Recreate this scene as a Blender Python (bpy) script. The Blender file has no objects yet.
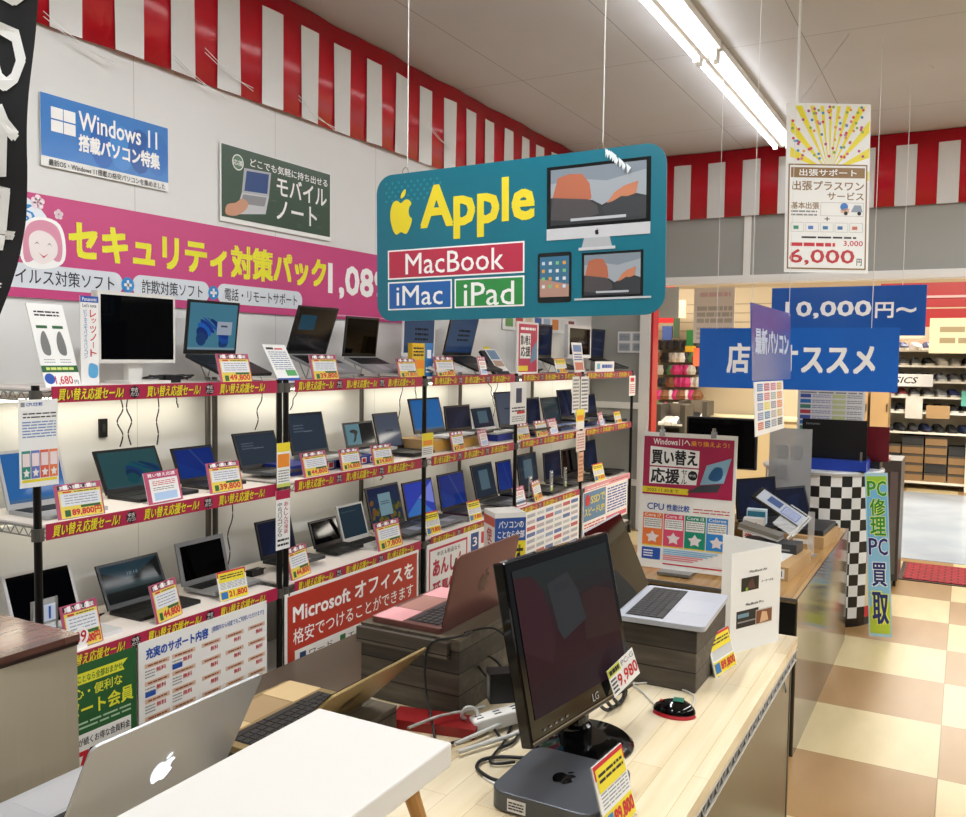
import bpy, math, random
from mathutils import Vector, Matrix
from mathutils.geometry import tessellate_polygon
random.seed(7)
C = bpy.context.scene.collection
R = math.radians
# ------------------------------------------------------------------ camera
FPX, CX, CY, H = 880.0, 483.0, 408.5, 1.65
def kvec(px, py): return Vector(((px-CX)/FPX, -(py-CY)/FPX, -1.0))
_Y = kvec(968, 362).normalized()
_X = -kvec(-1200, 334); _X = (_X - _Y*_X.dot(_Y)).normalized()
_Z = _X.cross(_Y)
RC = Matrix((_X, _Y, _Z))
EYE = Vector((0, 0, H))
cd = bpy.data.cameras.new('camera'); cam = bpy.data.objects.new('camera', cd); C.objects.link(cam)
cam.matrix_world = Matrix.Translation(EYE) @ RC.to_4x4()
cd.sensor_width = 36; cd.lens = FPX/966*36; cd.clip_start = .02
bpy.context.scene.camera = cam
def ray(px, py): return RC @ kvec(px, py)
def PX(px, py, X): r = ray(px, py); return EYE + r*(X/r[0])
def PY(px, py, Y): r = ray(px, py); return EYE + r*(Y/r[1])
def PZ(px, py, Z): r = ray(px, py); return EYE + r*((Z-H)/r[2])
def PD(px, py, d): return EYE + ray(px, py)*d
RT = RC.transposed()
def proj(p):
    c = RT @ (Vector(p)-EYE)
    return CX+FPX*c[0]/-c[2], CY-FPX*c[1]/-c[2]
def bis(fn, lo, hi):
    a = fn(lo)
    for _ in range(40):
        m = (lo+hi)/2; v = fn(m)
        if (v > 0) == (a > 0): lo = m
        else: hi = m
    return (lo+hi)/2
def solveY(px, X, Z): return bis(lambda y: proj((X, y, Z))[0]-px, .5, 16)

# ------------------------------------------------------------------ materials
def lin(h):
    h = h.lstrip('#'); c = [int(h[i:i+2], 16)/255 for i in (0, 2, 4)]
    return [(x/12.92 if x <= .04045 else ((x+.055)/1.055)**2.4) for x in c]+[1]
MATS = {}
def mat(col, rough=.5, metal=0., emit=0., alpha=None, trans=0., name=None):
    key = (col, rough, metal, emit, alpha, trans)
    if key in MATS: return MATS[key]
    m = bpy.data.materials.new(name or ('mat_'+col.lstrip('#'))); m.use_nodes = True
    b = m.node_tree.nodes['Principled BSDF']
    b.inputs['Base Color'].default_value = lin(col)
    b.inputs['Roughness'].default_value = rough
    b.inputs['Metallic'].default_value = metal
    if emit:
        b.inputs['Emission Color'].default_value = lin(col); b.inputs['Emission Strength'].default_value = emit
        b.inputs['Base Color'].default_value = (.01, .01, .01, 1); b.inputs['IOR'].default_value = 1.12
    if alpha is not None: b.inputs['Alpha'].default_value = alpha
    if trans: b.inputs['Transmission Weight'].default_value = trans; b.inputs['IOR'].default_value = 1.15
    MATS[key] = m
    return m
def ramp(nt, fac, stops):
    r = nt.nodes.new('ShaderNodeValToRGB'); e = r.color_ramp.elements
    while len(e) < len(stops): e.new(.5)
    for i, (p, c) in enumerate(stops): e[i].position = p; e[i].color = lin(c)
    nt.links.new(fac, r.inputs[0]); return r.outputs[0]
def nodes(name, rough=.5, metal=0):
    m = bpy.data.materials.new(name); m.use_nodes = True; nt = m.node_tree
    b = nt.nodes['Principled BSDF']; b.inputs['Roughness'].default_value = rough; b.inputs['Metallic'].default_value = metal
    return m, nt, b
def coord(nt, scale=(1, 1, 1), kind='Object', loc=(0, 0, 0)):
    t = nt.nodes.new('ShaderNodeTexCoord'); mp = nt.nodes.new('ShaderNodeMapping')
    mp.inputs['Scale'].default_value = scale; mp.inputs['Location'].default_value = loc
    nt.links.new(t.outputs[kind], mp.inputs[0]); return mp.outputs[0]
def noise(nt, vec, scale, detail=3):
    n = nt.nodes.new('ShaderNodeTexNoise'); n.inputs['Scale'].default_value = scale; n.inputs['Detail'].default_value = detail
    nt.links.new(vec, n.inputs[0]); return n.outputs['Fac']
def bump(nt, b, h, s=.2, d=.01):
    n = nt.nodes.new('ShaderNodeBump'); n.inputs['Strength'].default_value = s; n.inputs['Distance'].default_value = d
    nt.links.new(h, n.inputs['Height']); nt.links.new(n.outputs[0], b.inputs['Normal'])
def mixc(nt, a, bcol, fac, mode='MIX'):
    n = nt.nodes.new('ShaderNodeMix'); n.data_type = 'RGBA'; n.blend_type = mode
    if isinstance(fac, float): n.inputs[0].default_value = fac
    else: nt.links.new(fac, n.inputs[0])
    for s, v in ((n.inputs[6], a), (n.inputs[7], bcol)):
        if isinstance(v, list): s.default_value = v
        else: nt.links.new(v, s)
    return n.outputs[2]
def brick(nt, vec, w, h, c1, c2, mortar, msize, off=.5, bias=0):
    n = nt.nodes.new('ShaderNodeTexBrick'); nt.links.new(vec, n.inputs[0])
    n.inputs['Scale'].default_value = 1; n.inputs['Brick Width'].default_value = w; n.inputs['Row Height'].default_value = h
    n.inputs['Mortar Size'].default_value = msize; n.inputs['Mortar Smooth'].default_value = .1; n.inputs['Bias'].default_value = bias
    n.inputs['Color1'].default_value = lin(c1); n.inputs['Color2'].default_value = lin(c2); n.inputs['Mortar'].default_value = lin(mortar)
    n.offset = off; return n.outputs['Color']
def panel_mat(name, c1, seam, w, h, rough, kind, swap=None, ms=.0018):
    m, nt, b = nodes(name, rough)
    v = coord(nt)
    if swap:
        s = nt.nodes.new('ShaderNodeSeparateXYZ'); cb = nt.nodes.new('ShaderNodeCombineXYZ'); nt.links.new(v, s.inputs[0])
        for i, a in enumerate(swap): nt.links.new(s.outputs[a], cb.inputs[i])
        v = cb.outputs[0]
    br = brick(nt, v, w, h, c1, c1, seam, ms, 0)
    nz = ramp(nt, noise(nt, v, 1.3), [(0.3, '#F2F0EC'), (.7, '#FFFFFF')])
    nt.links.new(mixc(nt, br, nz, .6, 'MULTIPLY'), b.inputs['Base Color']); return m
M_WALL = panel_mat('white_wall_panels', '#E0E1E0', '#B8B6B0', .9, 8, .45, 0, (1, 2, 0))
M_BACK = panel_mat('grey_wall_panels', '#A3A49F', '#8C8D88', .9, 8, .5, 0, (0, 2, 1))
M_CEIL = panel_mat('ceiling_panels', '#C4C4C6', '#8C8C8E', 1.82, .91, .7, 0, (1, 0, 2), .003)
def floor_mat():
    m, nt, b = nodes('checker_floor_tiles', .34); b.inputs['Specular IOR Level'].default_value = .32
    v = coord(nt, (1/.59,)*3, 'Object', (.04/.59, -3.852/.59, .5))
    ck = nt.nodes.new('ShaderNodeTexChecker'); ck.inputs['Scale'].default_value = 1; nt.links.new(v, ck.inputs[0])
    ck.inputs['Color1'].default_value = lin('#CFBE93'); ck.inputs['Color2'].default_value = lin('#A07E52')
    v2 = coord(nt, (1/.59,)*3, 'Object', (.04/.59, -3.852/.59, 0))
    seam = brick(nt, v2, 1, 1, '#FFFFFF', '#FFFFFF', '#B8A88C', .004, 0)
    c = mixc(nt, ck.outputs[0], seam, 1.0, 'MULTIPLY')
    nz = ramp(nt, noise(nt, coord(nt, (3, 1, 1)), 2.5, 5), [(.25, '#E4DED4'), (.75, '#FFFFFF')])
    nt.links.new(mixc(nt, c, nz, .7, 'MULTIPLY'), b.inputs['Base Color']); return m
M_FLOOR = floor_mat()
def wood_mat(name, cols, plank=(.55, .085), rough=.3, grain=(1.5, 22, 22), seam='#9A8462', rot=True, ms=.0006):
    m, nt, b = nodes(name, rough)
    v = coord(nt, loc=(.7, .7, 0) if plank[0] > 4 else (0, 0, 0))
    s = nt.nodes.new('ShaderNodeSeparateXYZ'); cb = nt.nodes.new('ShaderNodeCombineXYZ'); nt.links.new(v, s.inputs[0])
    for i, a in enumerate((1, 0, 2) if rot else (0, 2, 1)): nt.links.new(s.outputs[a], cb.inputs[i])
    mp = nt.nodes.new('ShaderNodeMapping'); mp.inputs['Scale'].default_value = grain; nt.links.new(cb.outputs[0], mp.inputs[0])
    br = brick(nt, cb.outputs[0], plank[0], plank[1], '#FFFFFF', '#000000', '#808080', 0, .37)
    g = noise(nt, mp.outputs[0], 2.2, 6)
    mx = mixc(nt, br, g, .62)
    col = ramp(nt, mx, [(.18, cols[0]), (.42, cols[1]), (.6, cols[2]), (.85, cols[3])])
    sm = brick(nt, cb.outputs[0], plank[0], plank[1], '#FFFFFF', '#FFFFFF', seam, ms, .37)
    nt.links.new(mixc(nt, col, sm, 1.0, 'MULTIPLY'), b.inputs['Base Color']); bump(nt, b, g, .12, .002); return m
M_MAPLE = wood_mat('maple_butcher_block', ('#C2A682', '#DBC9A4', '#E4D4B2', '#ECE0C6'), (.8, .06), .14, (1.2, 20, 20), '#C8B490', True, .0004)
M_OAK = wood_mat('oak_counter_top', ('#8B6A42', '#A98350', '#B58F5A', '#C6A26C'), (.9, .12), rough=.2)
M_WALNUT = wood_mat('dark_walnut_top', ('#4A2E26', '#5E4038', '#704E44', '#80604F'), (2, .3), rough=.14)
M_BARN = wood_mat('weathered_plank_print', ('#1C1812', '#36302A', '#4A4238', '#6A6152'), (5, .048), .55, (3, 26, 26), '#120F0C', False, .0016)
M_BARNTOP = wood_mat('weathered_plank_print_top', ('#2A241C', '#443C30', '#564D3E', '#6E6350'), (5, .07), .5, (3, 20, 20), '#1E1914', True, .001)
def gloss_panel(name, c1, c2, rough=.2):
    m, nt, b = nodes(name, rough)
    nt.links.new(ramp(nt, noise(nt, coord(nt, (1, 1, .4)), 2, 3), [(.3, c1), (.7, c2)]), b.inputs['Base Color']); return m
M_OLIVE = gloss_panel('olive_brown_board', '#453C28', '#51472F', .25)
M_BLACKPANEL = gloss_panel('black_board', '#0B0B0B', '#131312', .3)
M_CURTAIN = gloss_panel('taupe_cloth', '#938974', '#A89E88', .8)
M_CARD = gloss_panel('brown_cardboard', '#A8875C', '#B99767', .7)
M_STEEL = mat('#9C9C9A', .3, .9); M_POST = mat('#151516', .3, .4); M_POSTG = mat('#66635E', .4, .6)
M_WHITE = mat('#EDEBE6', .5); M_BOARD = mat('#EFE6DF', .45); M_PAPER = mat('#E9E9E6', .35); M_BLACK = mat('#0B0B0C', .35)
M_GLOSSBLACK = mat('#060607', .06); M_SCREENOFF = mat('#050506', .045); M_SCREENOFF.node_tree.nodes['Principled BSDF'].inputs['IOR'].default_value = 1.17; M_RUBBER = mat('#0D0D0E', .5)
M_ALU = mat('#B9BBBD', .35, .75); M_ALUW = mat('#C9CBD0', .4, .4); M_SPACE = mat('#4A4B4E', .4, .7)
M_GOLD = mat('#A89468', .35, .6); M_ROSE = mat('#9A6A62', .35, .7); M_KEY = mat('#161617', .5); M_KEYG = mat('#3A3B3D', .5)
M_CLEAR = mat('#F4F6F6', .05, 0, 0, .28); M_DARKGREY = mat('#2C2D2F', .45); M_GREY = mat('#75767A', .45)
M_RED = mat('#B3101F', .3); M_STRIP = mat('#A81E46', .4); M_YEL = mat('#E6D22A', .5); M_TXT = mat('#202022', .6)
M_BLUE = mat('#1B5FB8', .35); M_INKRED = mat('#C41F2C', .5); M_INKBLUE = mat('#1F4FA8', .5); M_GRYTXT = mat('#8C8C8C', .6)
M_PINK = mat('#C9487E', .4); M_GREEN = mat('#1F5B2E', .45); M_WTXT = mat('#F4F4F2', .5); M_ORANGE = mat('#E58A2A', .5)
TUBE = mat('#F8FBFF', .5, 0, 13)

# ------------------------------------------------------------------ mesh builder
_tc = {}
def text_geo(s, bold=0.0, shear=0.0):
    k = (s, bold, shear)
    if k in _tc: return _tc[k]
    c = bpy.data.curves.new('t', 'FONT'); c.body = s; c.resolution_u = 2; c.offset = bold; c.shear = shear
    c.space_line = 1.0
    o = bpy.data.objects.new('t', c); C.objects.link(o)
    dg = bpy.context.evaluated_depsgraph_get()
    me = bpy.data.meshes.new_from_object(o.evaluated_get(dg))
    v = [tuple(x.co) for x in me.vertices]; f = [tuple(p.vertices) for p in me.polygons if p.area > 0]
    bpy.data.objects.remove(o); bpy.data.meshes.remove(me); bpy.data.curves.remove(c)
    if not v: v = [(0, 0, 0), (1, 0, 0), (1, 1, 0)]; f = [(0, 1, 2)]
    x0 = min(a[0] for a in v); x1 = max(a[0] for a in v); y0 = min(a[1] for a in v); y1 = max(a[1] for a in v)
    w = max(x1-x0, 1e-6); h = max(y1-y0, 1e-6)
    _tc[k] = ([((a[0]-x0)/w, (a[1]-y0)/h) for a in v], f, w/h); return _tc[k]
def smooth(pts, n=6, closed=True):
    out = []; L = len(pts)
    rng = range(L if closed else L-1)
    for i in rng:
        if closed: p = [pts[(i+j-1) % L] for j in range(4)]
        else: p = [pts[max(0, min(L-1, i+j-1))] for j in range(4)]
        for k in range(n):
            t = k/n
            out.append(tuple(.5*((2*b)+(-a+c)*t+(2*a-5*b+4*c-d)*t*t+(-a+3*b-3*c+d)*t**3) for a, b, c, d in zip(*p)))
    if not closed: out.append(tuple(pts[-1]))
    return out
APPLE_B = smooth([(.5,.70),(.60,.745),(.72,.775),(.83,.745),(.905,.67),(.83,.60),(.795,.50),(.83,.39),(.93,.32),(.87,.18),(.78,.06),(.70,.0),(.60,.02),(.5,.05),(.40,.02),(.30,0),(.19,.10),(.10,.28),(.07,.46),(.11,.62),(.21,.74),(.33,.77),(.42,.735)], 3)
APPLE_L = smooth([(.49,.81),(.51,.90),(.59,.975),(.68,1.0),(.675,.91),(.60,.83)], 3)
class MB:
    def __init__(s, W=1, Hh=1): s.v = []; s.f = []; s.m = []; s.mats = []; s.T = Matrix(); s.W = W; s.H = Hh; s.y0 = 0.0; s.dl = .0007
    def mi(s, m):
        if m not in s.mats: s.mats.append(m)
        return s.mats.index(m)
    def add(s, vs, fs, m):
        b = len(s.v); s.v += [s.T @ Vector(p) for p in vs]; i = s.mi(m)
        for f in fs: s.f.append(tuple(b+k for k in f)); s.m.append(i)
    def box(s, x0, x1, y0, y1, z0, z1, m):
        s.add([(x, y, z) for x in (x0, x1) for y in (y0, y1) for z in (z0, z1)],
              [(0, 1, 3, 2), (4, 6, 7, 5), (0, 4, 5, 1), (2, 3, 7, 6), (0, 2, 6, 4), (1, 5, 7, 3)], m)
    def rbox(s, x0, x1, y0, y1, z0, z1, r, m, n=4):   # rounded vertical corners
        pts = []
        for cx, cy, a in ((x1-r, y1-r, 0), (x0+r, y1-r, 90), (x0+r, y0+r, 180), (x1-r, y0+r, 270)):
            for k in range(n+1):
                t = R(a+90*k/n); pts.append((cx+r*math.cos(t), cy+r*math.sin(t)))
        L = len(pts)
        s.add([(x, y, z0) for x, y in pts]+[(x, y, z1) for x, y in pts],
              [tuple(range(L-1, -1, -1)), tuple(range(L, 2*L))]+[(i, (i+1) % L, L+(i+1) % L, L+i) for i in range(L)], m)
    def cyl(s, p0, p1, r, m, n=10, r1=None, cap=True):
        p0 = Vector(p0); p1 = Vector(p1); d = (p1-p0).normalized(); r1 = r if r1 is None else r1
        a = d.orthogonal().normalized(); b = d.cross(a)
        vs = [p+(a*math.cos(2*math.pi*i/n)+b*math.sin(2*math.pi*i/n))*q for p, q in ((p0, r), (p1, r1)) for i in range(n)]
        fs = [(i, (i+1) % n, n+(i+1) % n, n+i) for i in range(n)]
        if cap: fs += [tuple(range(n-1, -1, -1)), tuple(range(n, 2*n))]
        s.add(vs, fs, m)
    def tube(s, pts, r, m, n=6, sm=5):
        pts = [Vector(p) for p in (smooth(pts, sm, False) if sm else pts)]
        vs = []; fs = []
        up = Vector((0, 0, 1))
        for i, p in enumerate(pts):
            d = (pts[min(i+1, len(pts)-1)]-pts[max(i-1, 0)])
            d = d.normalized() if d.length > 1e-9 else Vector((1, 0, 0))
            a = d.cross(up); a = a.normalized() if a.length > 1e-3 else Vector((1, 0, 0)); b = d.cross(a)
            vs += [p+(a*math.cos(2*math.pi*k/n)+b*math.sin(2*math.pi*k/n))*r for k in range(n)]
        for i in range(len(pts)-1):
            for k in range(n): fs.append((i*n+k, i*n+(k+1) % n, (i+1)*n+(k+1) % n, (i+1)*n+k))
        fs += [tuple(range(n)), tuple((len(pts)-1)*n+k for k in range(n-1, -1, -1))]
        s.add(vs, fs, m)
    def lathe(s, prof, m, n=28, c=(0, 0), a0=0, a1=360, sx=1, sy=1):
        full = a1-a0 >= 360; k = n if full else n+1; vs = []; fs = []
        for r, z in prof:
            for i in range(k):
                t = R(a0+(a1-a0)*i/n); vs.append((c[0]+r*sx*math.cos(t), c[1]+r*sy*math.sin(t), z))
        for j in range(len(prof)-1):
            for i in range(n):
                i2 = (i+1) % k; fs.append((j*k+i, j*k+i2, (j+1)*k+i2, (j+1)*k+i))
        s.add(vs, fs, m)
    # ---- 2-D ink on a panel whose front is at y=y0 facing -y; fractions of W,H
    def P(s, x, z, l): return (x*s.W, s.y0-s.dl*l, z*s.H)
    def rect(s, x0, z0, x1, z1, m, l=1): s.add([s.P(x0, z0, l), s.P(x1, z0, l), s.P(x1, z1, l), s.P(x0, z1, l)], [(0, 1, 2, 3)], m)
    def poly(s, pts, m, l=1):
        tr = tessellate_polygon([[Vector((x, z, 0)) for x, z in pts]])
        s.add([s.P(x, z, l) for x, z in pts], [tuple(t) for t in tr], m)
    def frame(s, x0, z0, x1, z1, t, m, l=1):
        tx = t/s.W; tz = t/s.H
        s.rect(x0, z0, x1, z0+tz, m, l); s.rect(x0, z1-tz, x1, z1, m, l); s.rect(x0, z0+tz, x0+tx, z1-tz, m, l); s.rect(x1-tx, z0+tz, x1, z1-tz, m, l)
    def rrect(s, x0, z0, x1, z1, r, m, l=1, n=5):
        rx = r/s.W; rz = r/s.H; pts = []
        for cx, cz, a in ((x1-rx, z1-rz, 0), (x0+rx, z1-rz, 90), (x0+rx, z0+rz, 180), (x1-rx, z0+rz, 270)):
            for k in range(n+1):
                t = R(a+90*k/n); pts.append((cx+rx*math.cos(t), cz+rz*math.sin(t)))
        s.poly(pts, m, l)
    def disc(s, x, z, r, m, l=1, n=16, sx=1): s.poly([(x+r*sx*math.cos(2*math.pi*i/n)/s.W, z+r*math.sin(2*math.pi*i/n)/s.H) for i in range(n)], m, l)
    def text(s, t, x0, z0, x1, z1, m, l=2, bold=.012, shear=0, keep=False):
        v, f, asp = text_geo(t, 0, shear)
        if keep:
            w = (x1-x0)*s.W; h = (z1-z0)*s.H
            if w/h > asp: d = (w-h*asp)/2/s.W; x0 += d; x1 -= d
            else: d = (h-w/asp)/2/s.H; z0 += d; z1 -= d
        d = .55*bold*(z1-z0)*s.H
        for kk, (dx, dz) in enumerate(((0, 0),) if bold < .005 else ((-d, -d), (d, -d), (-d, d), (d, d))):
            s.add([s.P(x0+(x1-x0)*a+dx/s.W, z0+(z1-z0)*b+dz/s.H, l+.12*kk) for a, b in v], f, m)
    def vtext(s, t, x0, z0, x1, z1, m, l=2, bold=.015, gap=.1):
        n = len(t); h = (z1-z0)/n
        for i, ch in enumerate(t):
            if ch == 'ー': s.rect(x0+(x1-x0)*.44, z1-h*(i+1)+h*gap, x0+(x1-x0)*.56, z1-h*i-h*gap, m, l)
            elif ch in 'ッュャョ・': s.text(ch, x0+(x1-x0)*.25, z1-h*(i+1)+h*.3, x1, z1-h*i-h*.1, m, l, bold)
            else: s.text(ch, x0, z1-h*(i+1)+h*gap/2, x1, z1-h*i-h*gap/2, m, l, bold)
    def apple(s, x0, z0, x1, z1, m, l=2):
        for P in (APPLE_B, APPLE_L): s.poly([(x0+(x1-x0)*a, z0+(z1-z0)*b) for a, b in P], m, l)
    def lines(s, x0, z0, x1, z1, n, m, l=2, fill=.45, seed=0, brk=True):
        rr = random.Random(seed); h = (z1-z0)/n
        for i in range(n):
            z = z1-h*(i+1)+h*(1-fill)/2; x = x0
            while x < x1-.001:
                w = (x1-x0)*(rr.uniform(.08, .3) if brk else 1); xe = min(x1, x+w)
                s.rect(x, z, xe, z+h*fill, m, l); x = xe+(x1-x0)*.03
            if not brk: pass
    def build(s, name, parent=None, M=None, sm=False, label=None, bevel=0, sub=0):
        me = bpy.data.meshes.new(name); me.from_pydata([tuple(v) for v in s.v], [], s.f)
        for m in s.mats: me.materials.append(m)
        me.polygons.foreach_set('material_index', s.m)
        if sm: me.polygons.foreach_set('use_smooth', [True]*len(s.f))
        me.update()
        o = bpy.data.objects.new(name, me); C.objects.link(o)
        if parent is not None: o.parent = parent
        if M is not None: o.matrix_local = M
        if label: o['label'] = label
        if bevel:
            b = o.modifiers.new('bevel', 'BEVEL'); b.width = bevel; b.segments = 2; b.limit_method = 'ANGLE'; b.angle_limit = R(50)
        if sub:
            b = o.modifiers.new('sub', 'SUBSURF'); b.levels = sub; b.render_levels = sub
        return o
def tag(o, label, cat, group=None, kind=None):
    o['label'] = label; o['category'] = cat
    if group: o['group'] = group
    if kind: o['kind'] = kind
    return o
def thing(name, label, cat, M=None, group=None):
    o = bpy.data.objects.new(name, None); C.objects.link(o); o.empty_display_size = .05
    if M is not None: o.matrix_world = M
    return tag(o, label, cat, group)
def struct(o): o['kind'] = 'structure'; return o
def fr(o, u, v):   # frame: X=u, Z=v
    u = Vector(u).normalized(); v = Vector(v); v = (v-u*v.dot(u)).normalized(); y = v.cross(u)
    m = Matrix((u, y, v)).transposed().to_4x4(); m.translation = Vector(o); return m
def quad(TL, BL, BR):
    TL, BL, BR = Vector(TL), Vector(BL), Vector(BR); return fr(BL, BR-BL, TL-BL), (BR-BL).length, (TL-BL).length
def rz(loc, a=0): return Matrix.Translation(Vector(loc)) @ Matrix.Rotation(a, 4, 'Z')
def hang(p, top=3.51, r=.0015): pass

# ------------------------------------------------------------------ room
WX, BY, CZ = -3.25, 8.1, 3.52
b = MB(); b.box(-7, 8, -4.5, 8.1, -.1, 0, M_FLOOR); struct(b.build('floor'))
b = MB(); b.box(WX-.1, WX, -4.5, 8.1, 0, CZ, M_WALL); struct(b.build('wall_left'))
b = MB()
b.box(WX-.1, -2.66, BY, BY+.12, 0, CZ, M_BACK); b.box(-2.66, 8, BY, BY+.12, 2.38, CZ, M_BACK)
struct(b.build('wall_back'))
b = MB(); b.box(WX-.1, 8, -4.5, BY+.12, CZ, CZ+.1, M_CEIL); struct(b.build('ceiling'))
M_FARW = mat('#4E4A46', .7)
b = MB(); b.box(8, 8.1, -4.5, BY, 0, CZ, M_FARW); struct(b.build('wall_right'))
b = MB(); b.box(WX, 8, -4.6, -4.5, 0, CZ, M_FARW); struct(b.build('wall_rear'))
b = MB(); b.box(-2.66, 7.9, BY-.05, BY+.14, 2.33, 2.375, M_WHITE); b.box(-2.66, 7.9, BY-.03, BY+.14, 2.375, 2.40, M_WHITE); struct(b.build('trim_1'))
b = MB(); b.box(-2.74, -2.64, BY-.04, BY+.14, 0, 2.33, M_WHITE); struct(b.build('trim_2'))
b = MB(); b.box(-2.635, -2.615, BY-.02, BY+.14, 0, 2.33, M_RED); struct(b.build('trim_3'))
b = MB()
for x in (-1.77, .05, 1.9): b.box(x-.03, x+.03, BY-.02, BY, 2.40, 3.0, M_WHITE)
struct(b.build('trim_4'))
b = MB(); b.box(WX, -2.74, BY-.03, BY, 1.16, 1.22, M_WHITE); b.box(WX, -2.74, BY-.03, BY, .42, .48, M_WHITE); struct(b.build('trim_5'))
# mall corridor beyond the opening
M_BLUEFL = gloss_panel('pale_blue_floor_covering', '#9AA5B2', '#A9B3BE', .25)
M_CREAMW = mat('#D2C6AC', .7); M_BRNCEIL = mat('#8E7657', .6)
b = MB(); b.box(-9, 9, 8.1, 16.5, -.1, 0, M_FLOOR); o = struct(b.build('floor_mall'))
b = MB(); b.box(-.72, 6, 8.1, 12.3, 0, .004, M_BLUEFL); struct(b.build('floor_mall_covering'))
b = MB(); b.box(-9, 9, 16.4, 16.5, 0, 3.4, M_CREAMW); struct(b.build('wall_mall'))
b = MB(); b.box(-9, 9, 8.22, 16.5, 3.3, 3.4, M_BRNCEIL); struct(b.build('ceiling_mall'))
b = MB(); b.box(-9.1, -9, 8.22, 16.5, 0, 3.4, M_CREAMW); struct(b.build('wall_mall_left'))

# ---- red and white bunting
M_PLRED = mat('#B80F22', .22); M_PLWHT = mat('#D9D8D6', .22)
def bunting(name, label, M, L, hgt, pitch, phase, top):
    t = thing(name, label, 'bunting', M, 'striped bunting along the walls')
    def wv(b):
        for v in b.v: v.y += .008*math.sin(v.x*7)+.004*math.sin(v.x*17+v.z*5)
    b = MB(L, hgt); n = int(L/.04)
    for i in range(n):
        x0 = L*i/n; x1 = L*(i+1)/n
        b.add([(x0, 0, 0), (x1, 0, 0), (x1, 0, hgt), (x0, 0, hgt), (x0, .004, 0), (x1, .004, 0), (x1, .004, hgt), (x0, .004, hgt)], [(0, 1, 2, 3), (7, 6, 5, 4), (0, 4, 5, 1), (3, 2, 6, 7)], M_PLRED)
    wv(b); b.build('red_sheet', t, sm=True)
    b = MB(L, hgt); x = phase
    while x+pitch/2 < L:
        for k in range(4):
            a, c = x+pitch/2*k/4, x+pitch/2*(k+1)/4
            b.add([(a, -.007, -.001), (c, -.007, -.001), (c, -.007, top), (a, -.007, top)], [(0, 1, 2, 3)], M_PLWHT)
        x += pitch
    wv(b); b.build('white_stripes', t, sm=True)
bunting('bunting', 'red and white striped plastic bunting along the top of the long white left wall', fr((WX+.025, 1.2, 2.925), (0, 1, 0), (0, 0, 1)), 6.86, .59, .297, .19, .49)
bunting('bunting', 'red and white striped plastic bunting across the top of the grey back wall', fr((-3.22, BY-.03, 2.925), (1, 0, 0), (0, 0, 1)), 9, .59, .31, .155, .49)
b = MB()
for k, (px, py) in enumerate([(80, 45), (200, 82), (230, 75), (318, 118), (440, 140)]):
    a = PX(px, py, WX+.045)
    for j in range(2): b.tube([a+Vector((0, -.16, .06+.02*j)), a+Vector((0, 0, .01*j)), a+Vector((0, .16, -.02-.015*j))], .0018, mat('#F4F4F4', .2), 4)
tag(b.build('clear_film_folds'), 'creased clear film edges hanging over the striped bunting', 'plastic film', kind='stuff')

# ------------------------------------------------------------------ wire racks
TZ = [1.515, 1.045, .565]; FX, RX = -2.75, -3.2
POSTY = [1.87, 3.10, 4.30, 5.48, 6.68, 7.90]
def wire_edge(b, a, c, m=M_STEEL):
    a = Vector(a); c = Vector(c); L = (c-a).length; n = max(2, int(L/.05)); d = Vector((0, 0, -.032))
    b.cyl(a, c, .004, m, 6); b.cyl(a+d, c+d, .003, m, 6)
    for i in range(n):
        p = a+(c-a)*(i/n); q = a+(c-a)*((i+.5)/n); r = a+(c-a)*((i+1)/n)
        b.cyl(p, q+d, .0018, m, 4, cap=False); b.cyl(q+d, r, .0018, m, 4, cap=False)
def rack(ys, label):
    t = thing('wire_rack', label, 'rack', rz((FX, ys[0], 0)), 'wire display racks')
    o = Vector((FX, ys[0], 0))
    for y in ys:
        for x, mm in ((FX, M_POST), (RX, M_POSTG)):
            b = MB(); b.cyl(Vector((x, y, .02))-o, Vector((x, y, 1.53))-o, .0135, mm, 12); b.cyl(Vector((x, y, 0))-o, Vector((x, y, .03))-o, .02, M_RUBBER, 10)
            for z in TZ+[.12]: b.cyl(Vector((x, y, z-.045))-o, Vector((x, y, z-.002))-o, .021, M_POSTG, 12)
            b.build('post', t, sm=False)
    for i in range(len(ys)-1):
        y0, y1 = ys[i]+.016, ys[i+1]-.016
        for z in TZ+[.12]:
            b = MB(); T = Vector((0, 0, z-.006))-o
            wire_edge(b, Vector((FX, y0, 0))+T, Vector((FX, y1, 0))+T); wire_edge(b, Vector((RX, y0, 0))+T, Vector((RX, y1, 0))+T)
            wire_edge(b, Vector((FX, y0, 0))+T, Vector((RX, y0, 0))+T); wire_edge(b, Vector((FX, y1, 0))+T, Vector((RX, y1, 0))+T)
            b.build('wire_shelf', t)
            b = MB(); q = Vector((0, ys[0], 0)); b.box(RX-FX+.015, -.006, y0-ys[0], y1-ys[0], z-.004, z+.004, M_BOARD); b.build('shelf_board', t)
    return t
rack([1.87, 3.07], 'nearest wire display rack with white boards and black posts by the white wall')
rack([3.115]+POSTY[2:], 'long wire display rack of four bays running to the grey back wall')

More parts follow.
